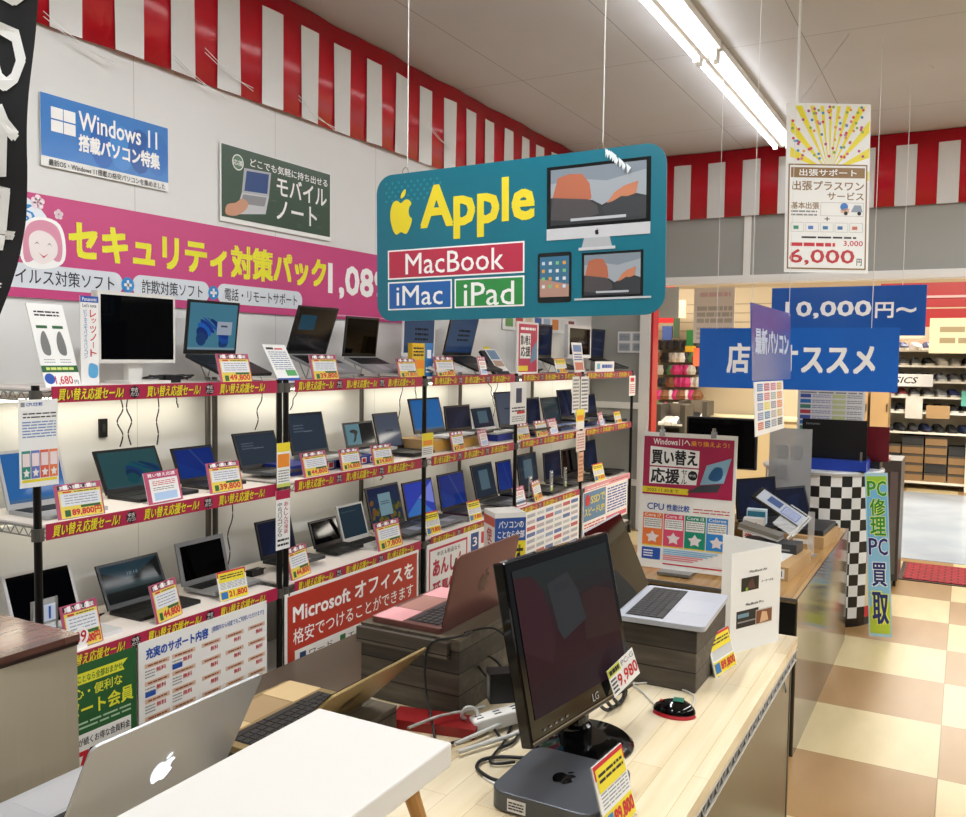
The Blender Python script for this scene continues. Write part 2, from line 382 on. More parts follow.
STRIP_T = '買い替え応援セール!'
def badge(b, x, z, r, l=2):
    pts = []
    for i in range(20):
        q = r*(1 if i % 2 else .82); pts.append((x+q*math.cos(i*math.pi/10)/b.W, z+q*math.sin(i*math.pi/10)/b.H))
    b.poly(pts, M_BLACK, l); b.text('中古', x-.6*r/b.W, z+.02*r/b.H, x+.6*r/b.W, z+.65*r/b.H, M_WTXT, l+1); b.text('パソコン', x-.75*r/b.W, z-.62*r/b.H, x+.75*r/b.W, z-.05*r/b.H, M_WTXT, l+1)
BAYN = ['nearest bay', 'second bay', 'third bay', 'fourth bay', 'farthest bay']; TN = ['top', 'middle', 'lower']
for ti, z in enumerate(TZ):
    for bi in range(5):
        y0, y1 = POSTY[bi]+(.06 if bi else (.05, .02, .04)[ti]), POSTY[bi+1]-(.05 if bi else .06)
        L = y1-y0; hh = .056; w = MB(L, hh)
        m = mat('#D9909A', .4) if (ti == 2 and bi == 4) else M_STRIP
        w.box(0, L, 0, .002, 0, hh, m)
        n = 3
        if m is M_STRIP:
            for k in range(n):
                x0 = (k+.06)/n; x1 = (k+.78)/n
                w.text(STRIP_T, x0, .13, x1, .86, M_YEL, 2, .03, .25)
                w.text(STRIP_T, x0+.004, .10, x1+.004, .83, mat('#4A1020', .5), 1, .045, .25)
                if k < n-1: badge(w, (k+.91)/n, .5, .025)
        else:
            w.lines(.06, .3, .5, .6, 1, M_WTXT, 1, seed=3); w.lines(.55, .45, .95, .65, 1, M_TXT, 1, seed=5)
        
        o = w.build('sale_strip', None, fr((FX+.016, y0, z-.045), (0, 1, 0), (0, 0, 1)))
        tag(o, ('pale pink paper strip' if m is not M_STRIP else 'crimson yellow-lettered sale strip')+f' along the {TN[ti]} shelf, {BAYN[bi]} of racks', 'shelf strip', 'paper strips along the rack shelves')
# strip lamps below the upper two shelves, at the back
for ti, zz in ((0, TZ[0]-.05), (1, TZ[1]-.05)):
    for bi in range(5):
        y0, y1 = POSTY[bi]+.06, POSTY[bi+1]-.06
        t = thing('tube_lamp', f'slim tube lamp under the {TN[ti]} shelf, {BAYN[bi]} of racks', 'lamp', rz((RX+.05, y0, zz)), 'tube lamps under the rack shelves')
        b = MB(); b.box(-.012, .012, 0, y1-y0, .0, .018, M_WHITE); b.build('lamp_body', t)
        b = MB(); b.cyl((0, .02, -.006), (0, y1-y0-.02, -.006), .007, mat('#FFF6DC', .5, 0, 5 if ti == 0 else .8), 8); b.build('tube', t)
        L = bpy.data.lights.new('tube_glow', 'AREA'); L.shape = 'RECTANGLE'; L.size = .03; L.size_y = y1-y0-.1; L.energy = 1.5 if ti == 0 else .6; L.color = (1, .93, .75)
        lo = bpy.data.objects.new('tube_glow', L); C.objects.link(lo); lo.parent = t; lo.matrix_local = Matrix.Translation((0, (y1-y0)/2, -.02))

# ------------------------------------------------------------------ laptops
def ink_screen(b, kind):
    e = lambda c, s=.55: mat(c, .05, 0, s)
    if kind == 'off': b.rect(0, 0, 1, 1, M_SCREENOFF, 1); return
    if kind in ('bloom', 'bloomdark'):
        dk = kind == 'bloomdark'
        b.rect(0, 0, 1, 1, e('#2E5C62' if dk else '#4E8EA8', .45), 1)
        b.rect(0, 0, 1, .05, e('#44606C' if dk else '#8FB4C8', .4), 2)
        cols = ['#123E78', '#1550A8', '#0D3A90', '#1B66C4', '#0A2E78'] if not dk else ['#10505C', '#0E4470', '#0C5A62', '#123C74', '#0A3058']
        for i in range(11):
            a = R(-5+i*18); cx, cz = (.72 if dk else .5), .12
            pts = []
            for k in range(12):
                t = k/11*2*math.pi; rr = .20
                x = .24*math.cos(a)+.10*math.cos(t+a)*(1+.7*abs(math.sin(a))); z = .36*math.sin(a)+.15*math.sin(t)
                pts.append((min(.99, cx+x), max(.055, cz+.08+z)))
            b.poly(pts, e(cols[i % 5], .5), 3+i*.4)
        if not dk:
            b.rect(.58, .33, .9, .62, e('#B9C4D6', .45), 8); b.rect(.66, .5, .8, .54, e('#5A6478', .3), 9)
    elif kind == 'blue':
        b.rect(0, 0, 1, 1, e('#0C2E86', .5), 1); b.poly([(.38, 1), (.44, 1), (.9, 0), (.85, 0)], e('#3E5AA8', .35), 2); b.poly([(0, 0), (.8, 0), (0, .6)], e('#0E3A96', .45), 2)
    elif kind == 'win10':
        b.rect(0, 0, 1, 1, e('#2A3FB0', .6), 1); b.poly([(.45, .5), (1, .25), (1, .95)], e('#7A86E0', .6), 2); b.poly([(.45, .5), (0, .1), (0, 0), (.9, 0)], e('#3F7ED0', .5), 3)
    elif kind == 'sky':
        b.rect(0, 0, 1, 1, e('#2F6FB4', .55), 1); b.rect(0, 0, 1, .07, e('#5E89B8', .4), 2)
    elif kind == 'login':
        b.rect(0, 0, 1, 1, e('#333F4E', .5), 1); b.lines(.1, .5, .4, .75, 3, e('#6A7688', .4), 2, seed=2); b.lines(.4, .5, .65, .56, 1, e('#8A94A4', .4), 3)
    elif kind == 'slate':
        b.rect(0, 0, 1, 1, e('#5A6274', .45), 1); b.lines(.35, .45, .7, .55, 1, e('#30394A', .4), 2)
    elif kind == 'autumn':
        b.rect(0, 0, 1, 1, e('#1A2C4E', .5), 1)
        rr = random.Random(4)
        for i in range(46):
            x = rr.uniform(.04, .96); z = rr.uniform(.03, .55+.25*abs(x-.5)); b.disc(x, z, .012+.008*rr.random(), e(rr.choice(['#4C5A2E', '#7A6A2C', '#2E4A2A', '#8A5A28']), .4), 2+i*.02, 7)
        b.rect(.3, .2, .7, .82, e('#7FA0AC', .5), 5); b.lines(.36, .5, .64, .62, 2, e('#4C6470', .4), 6)
    elif kind == 'dialog':
        b.rect(0, 0, 1, 1, e('#2A3646', .45), 1); b.rect(.28, .22, .74, .84, e('#56707E', .5), 2)
    elif kind == 'installer':
        b.rect(0, 0, 1, 1, e('#3A5070', .5), 1); b.rect(0, 0, 1, .18, e('#24406A', .45), 2); b.lines(.35, .3, .8, .7, 3, e('#1C2430', .3), 3, seed=8)
    elif kind == 'mountain':
        b.rect(0, 0, 1, 1, e('#20404E', .4), 1)
        b.poly([(0, .85), (.2, .7), (.4, .55), (.55, .6), (.75, .8), (1, 1), (1, .3), (0, .3)], e('#181C1C', .3), 2)
        b.poly([(0, .3), (1, .3), (1, .45), (.6, .52), (.45, .5), (0, .4)], e('#33484C', .35), 3); b.rect(0, 0, 1, .3, e('#141A1C', .3), 3)
        b.text('10:14', .42, .66, .6, .75, e('#8FA4AC', .4), 4)
    elif kind == 'navy':
        b.rect(0, 0, 1, 1, e('#141D3A', .4), 1); b.poly([(.15, 0), (.6, 0), (.85, .8), (.5, .75)], e('#1D2A50', .35), 2)
    elif kind == 'term':
        b.rect(0, 0, 1, 1, mat('#0B0C0E', .15), 1); b.rect(.08, .5, .5, .85, e('#2A5870', .35), 2); b.lines(.08, .2, .45, .4, 3, e('#2C3238', .3), 2, seed=3)
    elif kind == 'teal':
        b.rect(0, 0, 1, 1, e('#1E3A48', .45), 1); b.lines(.08, .8, .7, .86, 1, e('#5A7480', .3), 2)
    elif kind == 'dog':
        b.rect(0, 0, .5, 1, e('#6E98A4', .5), 1); b.rect(.5, 0, 1, 1, e('#2C3030', .3), 1)
        b.poly(smooth([(.14, .7), (.3, .74), (.42, .62), (.36, .45), (.3, .2), (.2, .12), (.28, .4), (.26, .55), (.16, .6)], 3), mat('#15181A', .5), 3)
def keys(b, w, d0, d1, z, mk, nx=13, ny=5, ch=.0018, x0=None, x1=None):
    x0 = -w/2*.88 if x0 is None else x0; x1 = w/2*.88 if x1 is None else x1
    dx = (x1-x0)/nx; dy = (d1-d0)/ny
    for j in range(ny):
        if j == 0:
            segs = [(0, 3.2), (3.2, 4), (4, 9), (9, 10), (10, nx)]
        else: segs = [(i, i+1) for i in range(nx)]
        for a, c in segs:
            b.box(x0+a*dx+.0012, x0+c*dx-.0012, d0+j*dy+.0012, d0+(j+1)*dy-.0012, z, z+ch, mk)
def laptop(M, w, L, tilt, label, body='#1B1C1E', screen='off', bezel='#0C0C0D', deck=None, keyc=None, name='laptop', group='laptops on the wall racks', pitch=0, th=.018, bez=.012, chin=.02, cat='laptop', metal=.2):
    """M: hinge centre on the support; local -y towards the user, x along the hinge"""
    t = thing(name, label, cat, M, group)
    mb_ = mat(body, .4, metal); md = mat(deck or body, .45, metal); mk = mat(keyc or '#101011', .5)
    A = Matrix.Rotation(R(pitch), 4, 'X'); D = L
    b = MB(); b.T = A; b.rbox(-w/2, w/2, -D, 0, 0, th*.75, .008, md if deck else mb_, 3); b.box(-w/2+.004, w/2-.004, -D+.004, -.004, th*.75, th*.75+.0008, md)
    base = b.build('base', t)
    b = MB(); b.T = A; b.box(-w*.455, w*.455, -D*.52, -D*.08, th*.75+.0008, th*.75+.0014, mat('#161617' if keyc is None else keyc, .5)); keys(b, w, -D*.51, -D*.09, th*.75+.0012, mk, 13, 5); b.build('keyboard', t)
    b = MB(); b.T = A; b.box(-w*.14, w*.12, -D*.92, -D*.6, th*.75+.0008, th*.75+.0013, mat('#26272A' if deck is None else '#9EA0A4', .3)); b.build('touchpad', t)
    B = Matrix.Translation((0, 0, th*.75)) @ Matrix.Rotation(R(-tilt), 4, 'X')
    b = MB(); b.T = B; b.box(-w/2, w/2, 0, .008, 0, L, mb_)
    bm = mat(bezel, .3); b.box(-w/2+.001, w/2-.001, -.001, 0, .001, L-.001, bm)
    lid = b.build('lid', t)
    b = MB(w-2*bez, L-bez-chin); b.T = B @ Matrix.Translation((-w/2+bez, 0, chin)); b.y0 = -.0012; b.dl = .0002; ink_screen(b, screen); b.build('screen', lid)
    return t
CARD_HEAD = mat('#B24468', .4)
def price_card(M, w, h, price, label, style=0, lean=14, group='price cards on the wall racks', parts=True):
    t = thing('price_card', label, 'price card', M, group)
    A = Matrix.Rotation(R(-lean), 4, 'X')
    b = MB(w, h); b.T = A @ Matrix.Translation((-w/2, 0, 0)); b.box(0, w, .0022, .0045, 0, h, M_CLEAR)
    b.T = Matrix(); b.box(-w*.42, w*.42, -.004, .05, 0, .002, M_CLEAR); b.build('acrylic_holder', t)
    b = MB(w, h); b.T = A @ Matrix.Translation((-w/2, 0, 0)); b.box(0, w, 0, .002, 0.001, h, M_PAPER if style != 0 else CARD_HEAD); b.dl = .0004
    if style == 0:      # crimson frame, black and white heading, yellow sheet
        rr = random.Random(len(label))
        for k in range(7): b.rect(.06+.125*k, .84+.02*rr.random(), .15+.125*k, .97, M_WTXT if k % 2 else M_BLACK, 1)
        b.text('買い替え応援', .1, .85, .9, .95, M_WTXT, 2, .03)
        b.rect(.07, .02, .97, .81, mat('#DDC94E', .5), 1); b.rect(.10, .36, .95, .73, mat('#DADDE4', .5), 2)
        b.rect(.16, .745, .34, .79, M_INKRED, 2); b.lines(.4, .74, .88, .79, 1, M_TXT, 2, seed=1)
        b.lines(.18, .4, .88, .7, 4, M_GRYTXT, 3, .3, seed=rr.random()); b.rect(.5, .28, .92, .35, M_GREEN, 2)
        b.rect(.15, .06, .27, .25, M_GREEN, 2)
        b.text(price, .3, .06, .93, .27, M_INKRED, 3, .07)
    elif style == 1:    # yellow and white
        b.rect(0, .8, 1, 1, M_INKRED, 1); b.rect(.04, .62, .96, .94, M_YEL, 2); b.lines(.1, .72, .9, .88, 2, M_TXT, 3, .5, seed=2)
        b.lines(.06, .38, .94, .62, 5, M_GRYTXT, 2, .4, seed=5); b.rect(.02, .02, .98, .34, M_YEL, 1); b.rect(.05, .06, .28, .3, mat('#2B6FB0', .5), 2)
        b.text(price, .32, .07, .95, .29, M_INKRED, 3, .07)
    elif style == 2:    # white sheet in the crimson frame
        b.rect(0, 0, 1, 1, CARD_HEAD, 1); b.text('買い替え応援', .1, .84, .9, .95, M_WTXT, 2, .03); b.rect(.12, .05, .94, .78, M_PAPER, 2)
        b.lines(.2, .55, .86, .72, 3, M_INKRED, 3, .4, seed=3); b.lines(.2, .4, .8, .52, 2, M_TXT, 3, .3, seed=3); b.rect(.2, .1, .86, .34, mat('#A8C4E4', .5), 3)
    b.build('card', t)
    return t
HX = -3.05
LAPS = [
 # tier, xl, xr, ytop, tilt, raise, pitch, body, deck, screen, label
 (0, 184.3, 235.5, 301, -7, .10, 20, '#1C1D20', None, 'bloom', 'dark laptop with a blue flower wallpaper beside the white monitor on the top shelf'),
 (0, 286, 325.8, 308.3, -20, .10, 20, '#1D1D1F', '#8C8C8E', 'term', 'silver-decked laptop with a small teal window, screen tipped forward on the top shelf'),
 (0, 342.9, 375.5, 316.4, -7, .10, 20, '#1D1D1F', '#8C8C8E', 'off', 'silver-decked laptop with a blank black screen on a top-shelf stand, left of the hanging sign'),
 (0, 402, 434, 308, -2, .12, 18, '#DFE0E2', '#DFE0E2', 'installer', 'white laptop with a wide white frame on the top shelf under the hanging sign'),
 (0, 443, 470.7, 313, -14, .10, 20, '#161719', None, 'installer', 'black laptop with a grey-blue text screen on the top shelf, below the hanging sign'),
 (0, 536, 551, 322, -2, .08, 18, '#16171A', None, 'navy', 'dark laptop beside the framed pink poster on the top shelf'),
 (0, 588, 603, 326, -4, .08, 18, '#16171A', None, 'navy', 'black laptop at the far end of the top shelf beyond the white monitor'),
 (1, 8, 71, 452, 18, .0, 0, '#C9CBCD', '#B8BABC', 'sky', 'silver laptop with a bright blue screen behind the nearest rack post on the middle shelf'),
 (1, 106.6, 168, 451.5, 25, .0, 0, '#141516', None, 'bloomdark', 'large black laptop with a teal flower wallpaper at the near end of the middle shelf'),
 (1, 180.7, 220, 448.7, 22, .0, 0, '#18191B', None, 'blue', 'black laptop with a deep blue screen crossed by a pale streak, middle shelf'),
 (1, 241.7, 283, 434, 20, .02, 0, '#1A1B1D', '#55565A', 'login', 'laptop with a slate login screen behind the double rack posts on the middle shelf'),
 (1, 293, 329, 414, 14, .055, 0, '#131415', '#8E9092', 'login', 'black-framed laptop on a blue box, middle shelf just past the double rack posts'),
 (1, 347.5, 377, 425.5, 14, .05, 0, '#6E7072', '#B2B4B6', 'dog', 'small silver laptop with a half black, half blue screen on a blue box'),
 (1, 380, 404, 413.7, 14, .01, 0, '#151617', None, 'slate', 'black laptop with a plain slate-grey screen beside the small silver one'),
 (1, 415, 445.3, 399, 14, .085, 0, '#131416', '#C8CACC', 'sky', 'laptop with a dark blue screen behind the third rack post, on a cardboard box'),
 (1, 447, 472, 406.3, 8, .07, 0, '#15161A', None, 'navy', 'navy-screened laptop raised on the left end of the long cardboard box'),
 (1, 474.5, 496, 407.3, 16, .05, 0, '#DADCDE', '#D4D6D8', 'dialog', 'white laptop with a dark screen beside the cardboard box on the middle shelf'),
 (1, 500, 520, 391.4, 12, .05, 0, '#15161A', None, 'slate', 'black laptop behind the hanging white phone leaflet on the middle shelf'),
 (1, 527, 541, 398, 6, .03, 0, '#15161A', None, 'navy', 'dark laptop right of the hanging phone leaflet on the middle shelf'),
 (1, 545, 561.6, 397.8, 12, .03, 0, '#15161A', '#505254', 'teal', 'dark laptop with a teal-black screen, middle shelf of the fourth bay'),
 (1, 561, 575, 390, 10, .05, 0, '#15161A', None, 'navy', 'laptop with a navy screen raised on a blue box just before the fifth rack post'),
 (1, 587, 597, 394.6, 8, .05, 0, '#15161A', None, 'navy', 'small dark laptop on the middle shelf just past the fifth rack post'),
 (2, 15.5, 83, 576.5, 20, .0, 0, '#DCDCDC', '#D8D8D8', 'off', 'white laptop with a blank black screen at the near end of the lower shelf'),
 (2, 108.5, 170, 566.5, 24, .0, 0, '#141516', None, 'mountain', 'black laptop with a dark mountain lake wallpaper on the lower shelf'),
 (2, 182.7, 230, 544, 14, .012, 0, '#8F9193', '#A6A8AA', 'off', 'thick old silver laptop with a blank screen on the lower shelf of the nearest rack'),
 (2, 262, 297, 522.6, 14, .03, 0, '#161718', '#35373A', 'navy', 'navy-screened laptop hidden behind the double posts on the lower shelf'),
 (2, 315, 341, 523.5, 18, .012, 0, '#101011', None, 'off', 'thick glossy black laptop with a blank screen above the red poster'),
 (2, 344, 369, 506.8, 16, .0, 0, '#D2D3D0', '#DADBD8', 'teal', 'white laptop with a dark teal screen on the lower shelf above the red poster'),
 (2, 372.6, 405, 488.4, 14, .03, 0, '#121314', '#5A5C5E', 'autumn', 'large black laptop with an autumn wallpaper and pale window on the lower shelf'),
 (2, 408, 437, 483.3, 12, .02, 0, '#121314', '#707274', 'win10', 'laptop with a bright blue-violet wallpaper behind the third rack post'),
 (2, 442, 467.5, 475.4, 10, .02, 0, '#121314', '#3E2028', 'blue', 'laptop with a maroon deck and a dark blue screen on the lower shelf, third bay'),
 (2, 477.3, 498, 465.7, 14, .02, 0, '#121314', '#5A5C5E', 'dialog', 'black laptop with a pale teal window on screen, lower shelf of the third bay'),
 (2, 499.3, 513, 462, 8, .03, 0, '#121314', None, 'blue', 'laptop with a royal blue screen partly behind the fourth rack post'),
 (2, 520, 539, 455.4, 8, .02, 0, '#121314', None, 'dialog', 'black laptop with a grey window on a navy screen, lower shelf of the fourth bay'),
 (2, 545, 561.7, 453, 5, .02, 0, '#141820', None, 'navy', 'plain navy-screened laptop on the lower shelf of the fourth bay'),
 (2, 563, 578, 450, 5, .02, 0, '#0F1012', None, 'off', 'black laptop with a blank screen at the far end of the fourth bay, lower shelf'),
 (2, 585, 598, 442, 8, .02, 0, '#12161E', None, 'navy', 'dark laptop on the lower shelf of the farthest bay'),
]
LAPPOS = []
for (ti, xl, xr, yt, tilt, rs, pit, body, deck, scr, lab) in LAPS:
    zb = TZ[ti]+.0045+rs
    y0 = solveY(xl, HX, zb); y1 = solveY(xr, HX, zb); w = min(.40, max(.24, y1-y0))
    yc = (y0+y1)/2
    if y1-y0 < .24: yc = y0+.12
    if scr == 'bloomdark' or scr == 'mountain': w = min(.38, y1-y0)
    def ft(L, tilt=tilt): return proj((HX-L*math.sin(R(tilt)), yc-w/2, zb+.0135+L*math.cos(R(tilt))))[1]-yt
    L = bis(ft, .08, .32); L = max(.15, min(.27, L))
    LAPPOS.append((ti, yc, w, L))
    zz = zb
    if pit: zz = TZ[ti]+.03+L*math.sin(R(pit))
    wood = '#DADCDE'
    laptop(fr((HX, yc, zz), (0, 1, 0), (0, 0, 1)), w, L, tilt, lab, body, scr, '#0C0D0F' if body not in ('#DCDCDC', '#C9CBCD', '#8F9193', '#DFE0E2', '#D2D3D0', '#DADCDE') else body, deck, '#B9BBBD' if deck == '#D8D8D8' else None, pitch=pit, bez=.02 if body == '#8F9193' else .012, metal=.5 if body in ('#8F9193', '#C9CBCD') else .1)
    if pit:
        t = MB(); s_ = math.sin(R(pit)); c_ = math.cos(R(pit))
        for sx in (-w*.3, w*.3):
            t.tube([(sx, -L*c_*.95, .02), (sx, -L*c_, .004), (sx, -L*.3, .004), (sx, -.02, L*s_+.018)], .003, M_STEEL, 5, 0)
            t.tube([(sx, -L*.3, .004), (sx, -L*.4, L*.6*s_+.018)], .003, M_STEEL, 5, 0)
        t.box(-w*.3, w*.3, -L*c_, -L*c_+.004, .0, .004, M_STEEL)
        o = t.build('laptop_stand', None, fr((HX, yc, TZ[ti]+.0045), (0, 1, 0), (0, 0, 1)))
        tag(o, 'wire stand under the '+' '.join(lab.split(',')[0].split()[:11]), 'laptop stand', 'laptop stands on the top shelf')

# boxes that raise laptops (middle shelf)
def carton(M, w, d, h, m, label, group=None, ink=None, name='cardboard_box', cat='box', bevel=0):
    b = MB(w, h); b.box(0, w, 0, d, 0, h, m)
    if ink: ink(b)
    return tag(b.build(name, None, M), label, cat, group)
def yspan(a, c, X, z): return solveY(a, X, z), solveY(c, X, z)
def blue_ink(b):
    for k in (.55, .8): b.rect(k, .15, k+.14, .85, M_WTXT, 1); b.rect(k+.02, .25, k+.12, .75, M_INKRED, 2)
z1 = TZ[1]+.0045
for a, c, hh, mm, lb, nm in ((294, 339, .05, '#1A2F8A', 'blue box under the black-framed laptop past the double rack posts', 'display_box'),
                    (344, 379, .045, '#1A2F8A', 'blue box with red and white marks under the small silver laptop', 'display_box'),
                    (499, 526, .045, '#20358C', 'blue box behind the hanging phone leaflet on the middle shelf', 'display_box'),
                    (530, 552, .025, '#20358C', 'low blue box under the dark laptop right of the phone leaflet', 'display_box'),
                    (562, 585, .045, '#1C4FA0', 'bright blue box before the fifth rack post on the middle shelf', 'display_box'),
                    (587, 607, .045, '#1C4FA0', 'bright blue box just past the fifth rack post on the middle shelf', 'display_box')):
    y0, y1 = yspan(a, c, -2.86, z1)
    carton(fr((-2.87, y0, z1), (0, 1, 0), (0, 0, 1)), y1-y0-.01, .2, hh, mat(mm, .4), lb, 'blue boxes raising laptops', blue_ink, nm)
for a, c, hh, lb in ((433, 462, .08, 'cardboard box with an amber side under the laptop behind the third rack post'), (463, 488, .065, 'long plain cardboard box under the navy-screened laptop')):
    y0, y1 = yspan(a, c, -2.84, z1)
    carton(fr((-2.85, y0, z1), (0, 1, 0), (0, 0, 1)), y1-y0-.01, .25, hh, M_CARD, lb, 'cardboard boxes on the middle shelf', lambda b: b.rect(.02, .2, .6, .85, mat('#C0913A', .5), 1))
b = MB(); b.rbox(-.14, .14, -.1, .1, 0, .02, .01, M_DARKGREY)
tag(b.build('closed_laptop', None, rz((-2.93, solveY(615, -2.9, z1), z1), R(90))), 'thin closed dark laptop at the far end of the middle shelf', 'laptop', 'laptops on the wall racks')
b = MB(); b.rbox(-.13, .13, -.1, .1, 0, .018, .01, M_DARKGREY)
tag(b.build('closed_laptop', None, rz((-2.93, solveY(608, -2.9, .57), .5695), R(90))), 'thin closed dark laptop at the far end of the lower shelf', 'laptop', 'laptops on the wall racks')

# price cards: tier, x0, x1, ytop, price, style, label
CARDS = [
 (0, 221, 253, 353, '49,800', 0, 'in front of the flower-wallpaper laptop on the top shelf'),
 (0, 314, 339, 354, '39,800', 0, 'in front of the tipped silver laptop, top shelf'),
 (0, 398, 420, 358, '29,800', 0, 'on the top shelf just left of the third rack post'),
 (0, 438, 455, 356, '29,800', 0, 'in front of the black laptop under the hanging sign'),
 (0, 480, 489, 356, '19,800', 2, 'on the top shelf just before the slanted magazine'),
 (0, 557, 568, 358, '29,800', 1, 'on the top shelf right of the pink poster'),
 (1, 60, 104, 482, '89,800円', 0, 'widest of all, by the nearest post, middle shelf'),
 (1, 148, 184, 470, '', 2, 'with a white sheet, before the teal-wallpaper laptop'),
 (1, 212, 242, 461, '39,800', 0, 'in front of the deep blue screen on the middle shelf'),
 (1, 304, 330, 451, '44,800', 0, 'leaning on the blue box past the double rack posts'),
 (1, 343, 361, 448, '36,800', 0, 'in front of the small silver laptop'),
 (1, 375, 393, 444, '34,800', 0, 'in front of the slate-grey screen on the middle shelf'),
 (1, 453, 466, 431, '29,800', 0, 'at the left end of the cardboard boxes'),
 (1, 479, 491, 429, '29,800', 2, 'at the right end of the cardboard boxes'),
 (1, 518, 530, 423, '24,800', 0, 'first right of the hanging phone leaflet'),
 (1, 537, 548, 420, '24,800', 0, 'second right of the hanging phone leaflet'),
 (1, 549, 560, 418, '', 2, 'with a white sheet, third right of the hanging phone leaflet'),
 (1, 598, 607, 412, '19,800', 2, 'first past the fifth rack post on the middle shelf'),
 (1, 615, 623, 411, '19,800', 1, 'last on the middle shelf, by the farthest post'),
 (2, 67, 104, 601, '89,800円', 0, 'with a round white price tag, nearest on the lower shelf'),
 (2, 154, 186, 580, '44,800', 0, 'in front of the mountain lake screen'),
 (2, 222, 248, 569, '21,800', 1, 'in front of the thick old silver laptop'),
 (2, 289, 314, 545, '44,800', 0, 'by the double rack posts on the lower shelf'),
 (2, 379, 403, 520, '17,800', 0, 'in front of the autumn-wallpaper laptop'),
 (2, 428, 441, 511, '19,800', 1, 'just past the third rack post on the lower shelf'),
 (2, 471, 482, 500, '19,800', 1, 'in front of the maroon-decked laptop'),
 (2, 516, 527, 486, '19,800', 2, 'just past the fourth rack post on the lower shelf'),
 (2, 533, 545, 480, '19,800', 0, 'in the middle of the fourth bay on the lower shelf'),
 (2, 596, 605, 463, '19,800', 1, 'alone in the farthest bay on the lower shelf'),
]
for (ti, xa, xb, yt, pr_, st, lb) in CARDS:
    z = TZ[ti]+.0045; X = -2.785
    y0, y1 = solveY(xa, X, z), solveY(xb, X, z); w = y1-y0; yc = (y0+y1)/2
    h = bis(lambda h: proj((X-h*.24, yc, z+h))[1]-yt, .04, .25)
    pre = {0: 'crimson and yellow price card', 1: 'yellow and white price card', 2: 'crimson-framed white price card'}[st]
    t = price_card(fr((X, yc, z), (0, 1, 0), (0, 0, 1)) @ Matrix.Rotation(R(random.uniform(-6, 12)), 4, 'Z'), w, h, pr_ or '-', f'{pre} {lb}', st)
    if ti == 2 and xa == 67:
        b = MB(1, 1); b.disc(0, 0, .036, M_WTXT, 4, 20); b.text('89', -.025, -.02, .025, .022, M_INKRED, 5, .03)
        b.box(-.03, .03, -.0025, -.0005, -.05, -.03, M_WTXT)
        b.build('round_tag', t, Matrix.Translation((-.03, -.006, .045)))

# tall clear pen-like leaflet tubes on the lower shelf
for px, yt, lb in ((530, 466, 'left'), (551, 460, 'middle'), (565, 456, 'right')):
    y = solveY(px, -2.82, .57); p = (-2.82, y, .5695)
    t = thing('leaflet_holder', f'tall clear acrylic leaflet holder, {lb}most of the three on the lower shelf', 'leaflet holder', fr(p, (0, 1, 0), (0, 0, 1)), 'clear leaflet holders')
    b = MB(); b.box(-.022, .022, -.004, .004, 0, .19, M_CLEAR); b.box(-.03, .03, -.03, .03, 0, .003, M_CLEAR); b.build('holder', t)
    b = MB(.036, .16); b.T = Matrix.Translation((-.018, -.005, .02)); b.rect(0, 0, 1, 1, M_PAPER, 1); b.rect(.1, .35, .9, .95, M_BLACK, 2); b.vtext('中古品', .25, .4, .75, .9, M_WTXT, 3); b.rect(.1, .05, .9, .25, mat('#BFD02A', .5), 2); b.build('leaflet', t)

# ------------------------------------------------------------------ ceiling lights
LK = .50
def fixture(x, y0, y1, label, watts=0):
    t = thing('ceiling_light', label, 'ceiling light', rz((x, y0, 0)), 'fluorescent ceiling lights')
    L = y1-y0
    b = MB(); b.box(-.09, .09, 0, L, 3.47, 3.515, M_WHITE); b.box(-.015, .015, 0, L, 3.42, 3.47, M_WHITE)
    for sx in (-.05, .05):
        for yy in (.01, L-.03): b.box(sx-.018, sx+.018, yy, yy+.02, 3.405, 3.47, M_WHITE)
    b.build('housing', t)
    for sx in (-.05, .05):
        b = MB(); b.cyl((sx, .03, 3.425), (sx, L-.03, 3.425), .014, TUBE, 10); b.build('tube', t, sm=True)
    if not watts: return
    l = bpy.data.lights.new('tube_light', 'AREA'); l.shape = 'RECTANGLE'; l.size = .16; l.size_y = L-.1; l.energy = watts*LK; l.color = (.965, .985, 1.0)
    lo = bpy.data.objects.new('tube_light', l); C.objects.link(lo); lo.parent = t; lo.matrix_local = Matrix.Translation((0, L/2, 3.39))
fixture(-1.435, 2.86, 5.30, 'near pair of bright fluorescent tubes on the ceiling above the aisle')
fixture(-1.435, 5.34, 7.74, 'far pair of bright fluorescent tubes on the ceiling, ending near the back wall')
for x in (-1.41, 1.5, 4.4):  # fixtures out of view, added so their area lights brighten the store
    for y0 in (-4.3, -1.9, .4, 2.86, 5.34):
        if x < 0 and y0 > 1: continue
        if y0 == -1.9 : continue
        fixture(x, y0, y0+2.4, 'unseen fluorescent ceiling light added over the rest of the store', 75)
for x in (-4, 0, 4):
    for y in (10, 13.6):
        l = bpy.data.lights.new('mall_light', 'AREA'); l.shape = 'RECTANGLE'; l.size = 2; l.size_y = .6; l.energy = 330*LK; l.color = (1, .93, .8)
        lo = bpy.data.objects.new('mall_light', l); C.objects.link(lo); lo.location = (x, y, 3.28)
w = bpy.data.worlds.new('world'); bpy.context.scene.world = w; w.use_nodes = True
w.node_tree.nodes['Background'].inputs[0].default_value = (.9, .92, 1, 1); w.node_tree.nodes['Background'].inputs[1].default_value = .15
sc = bpy.context.scene
sc.view_settings.view_transform = 'Standard'; sc.view_settings.look = 'None'; sc.view_settings.gamma = 1; sc.view_settings.use_curve_mapping = False
sc.view_settings.exposure = 0.27

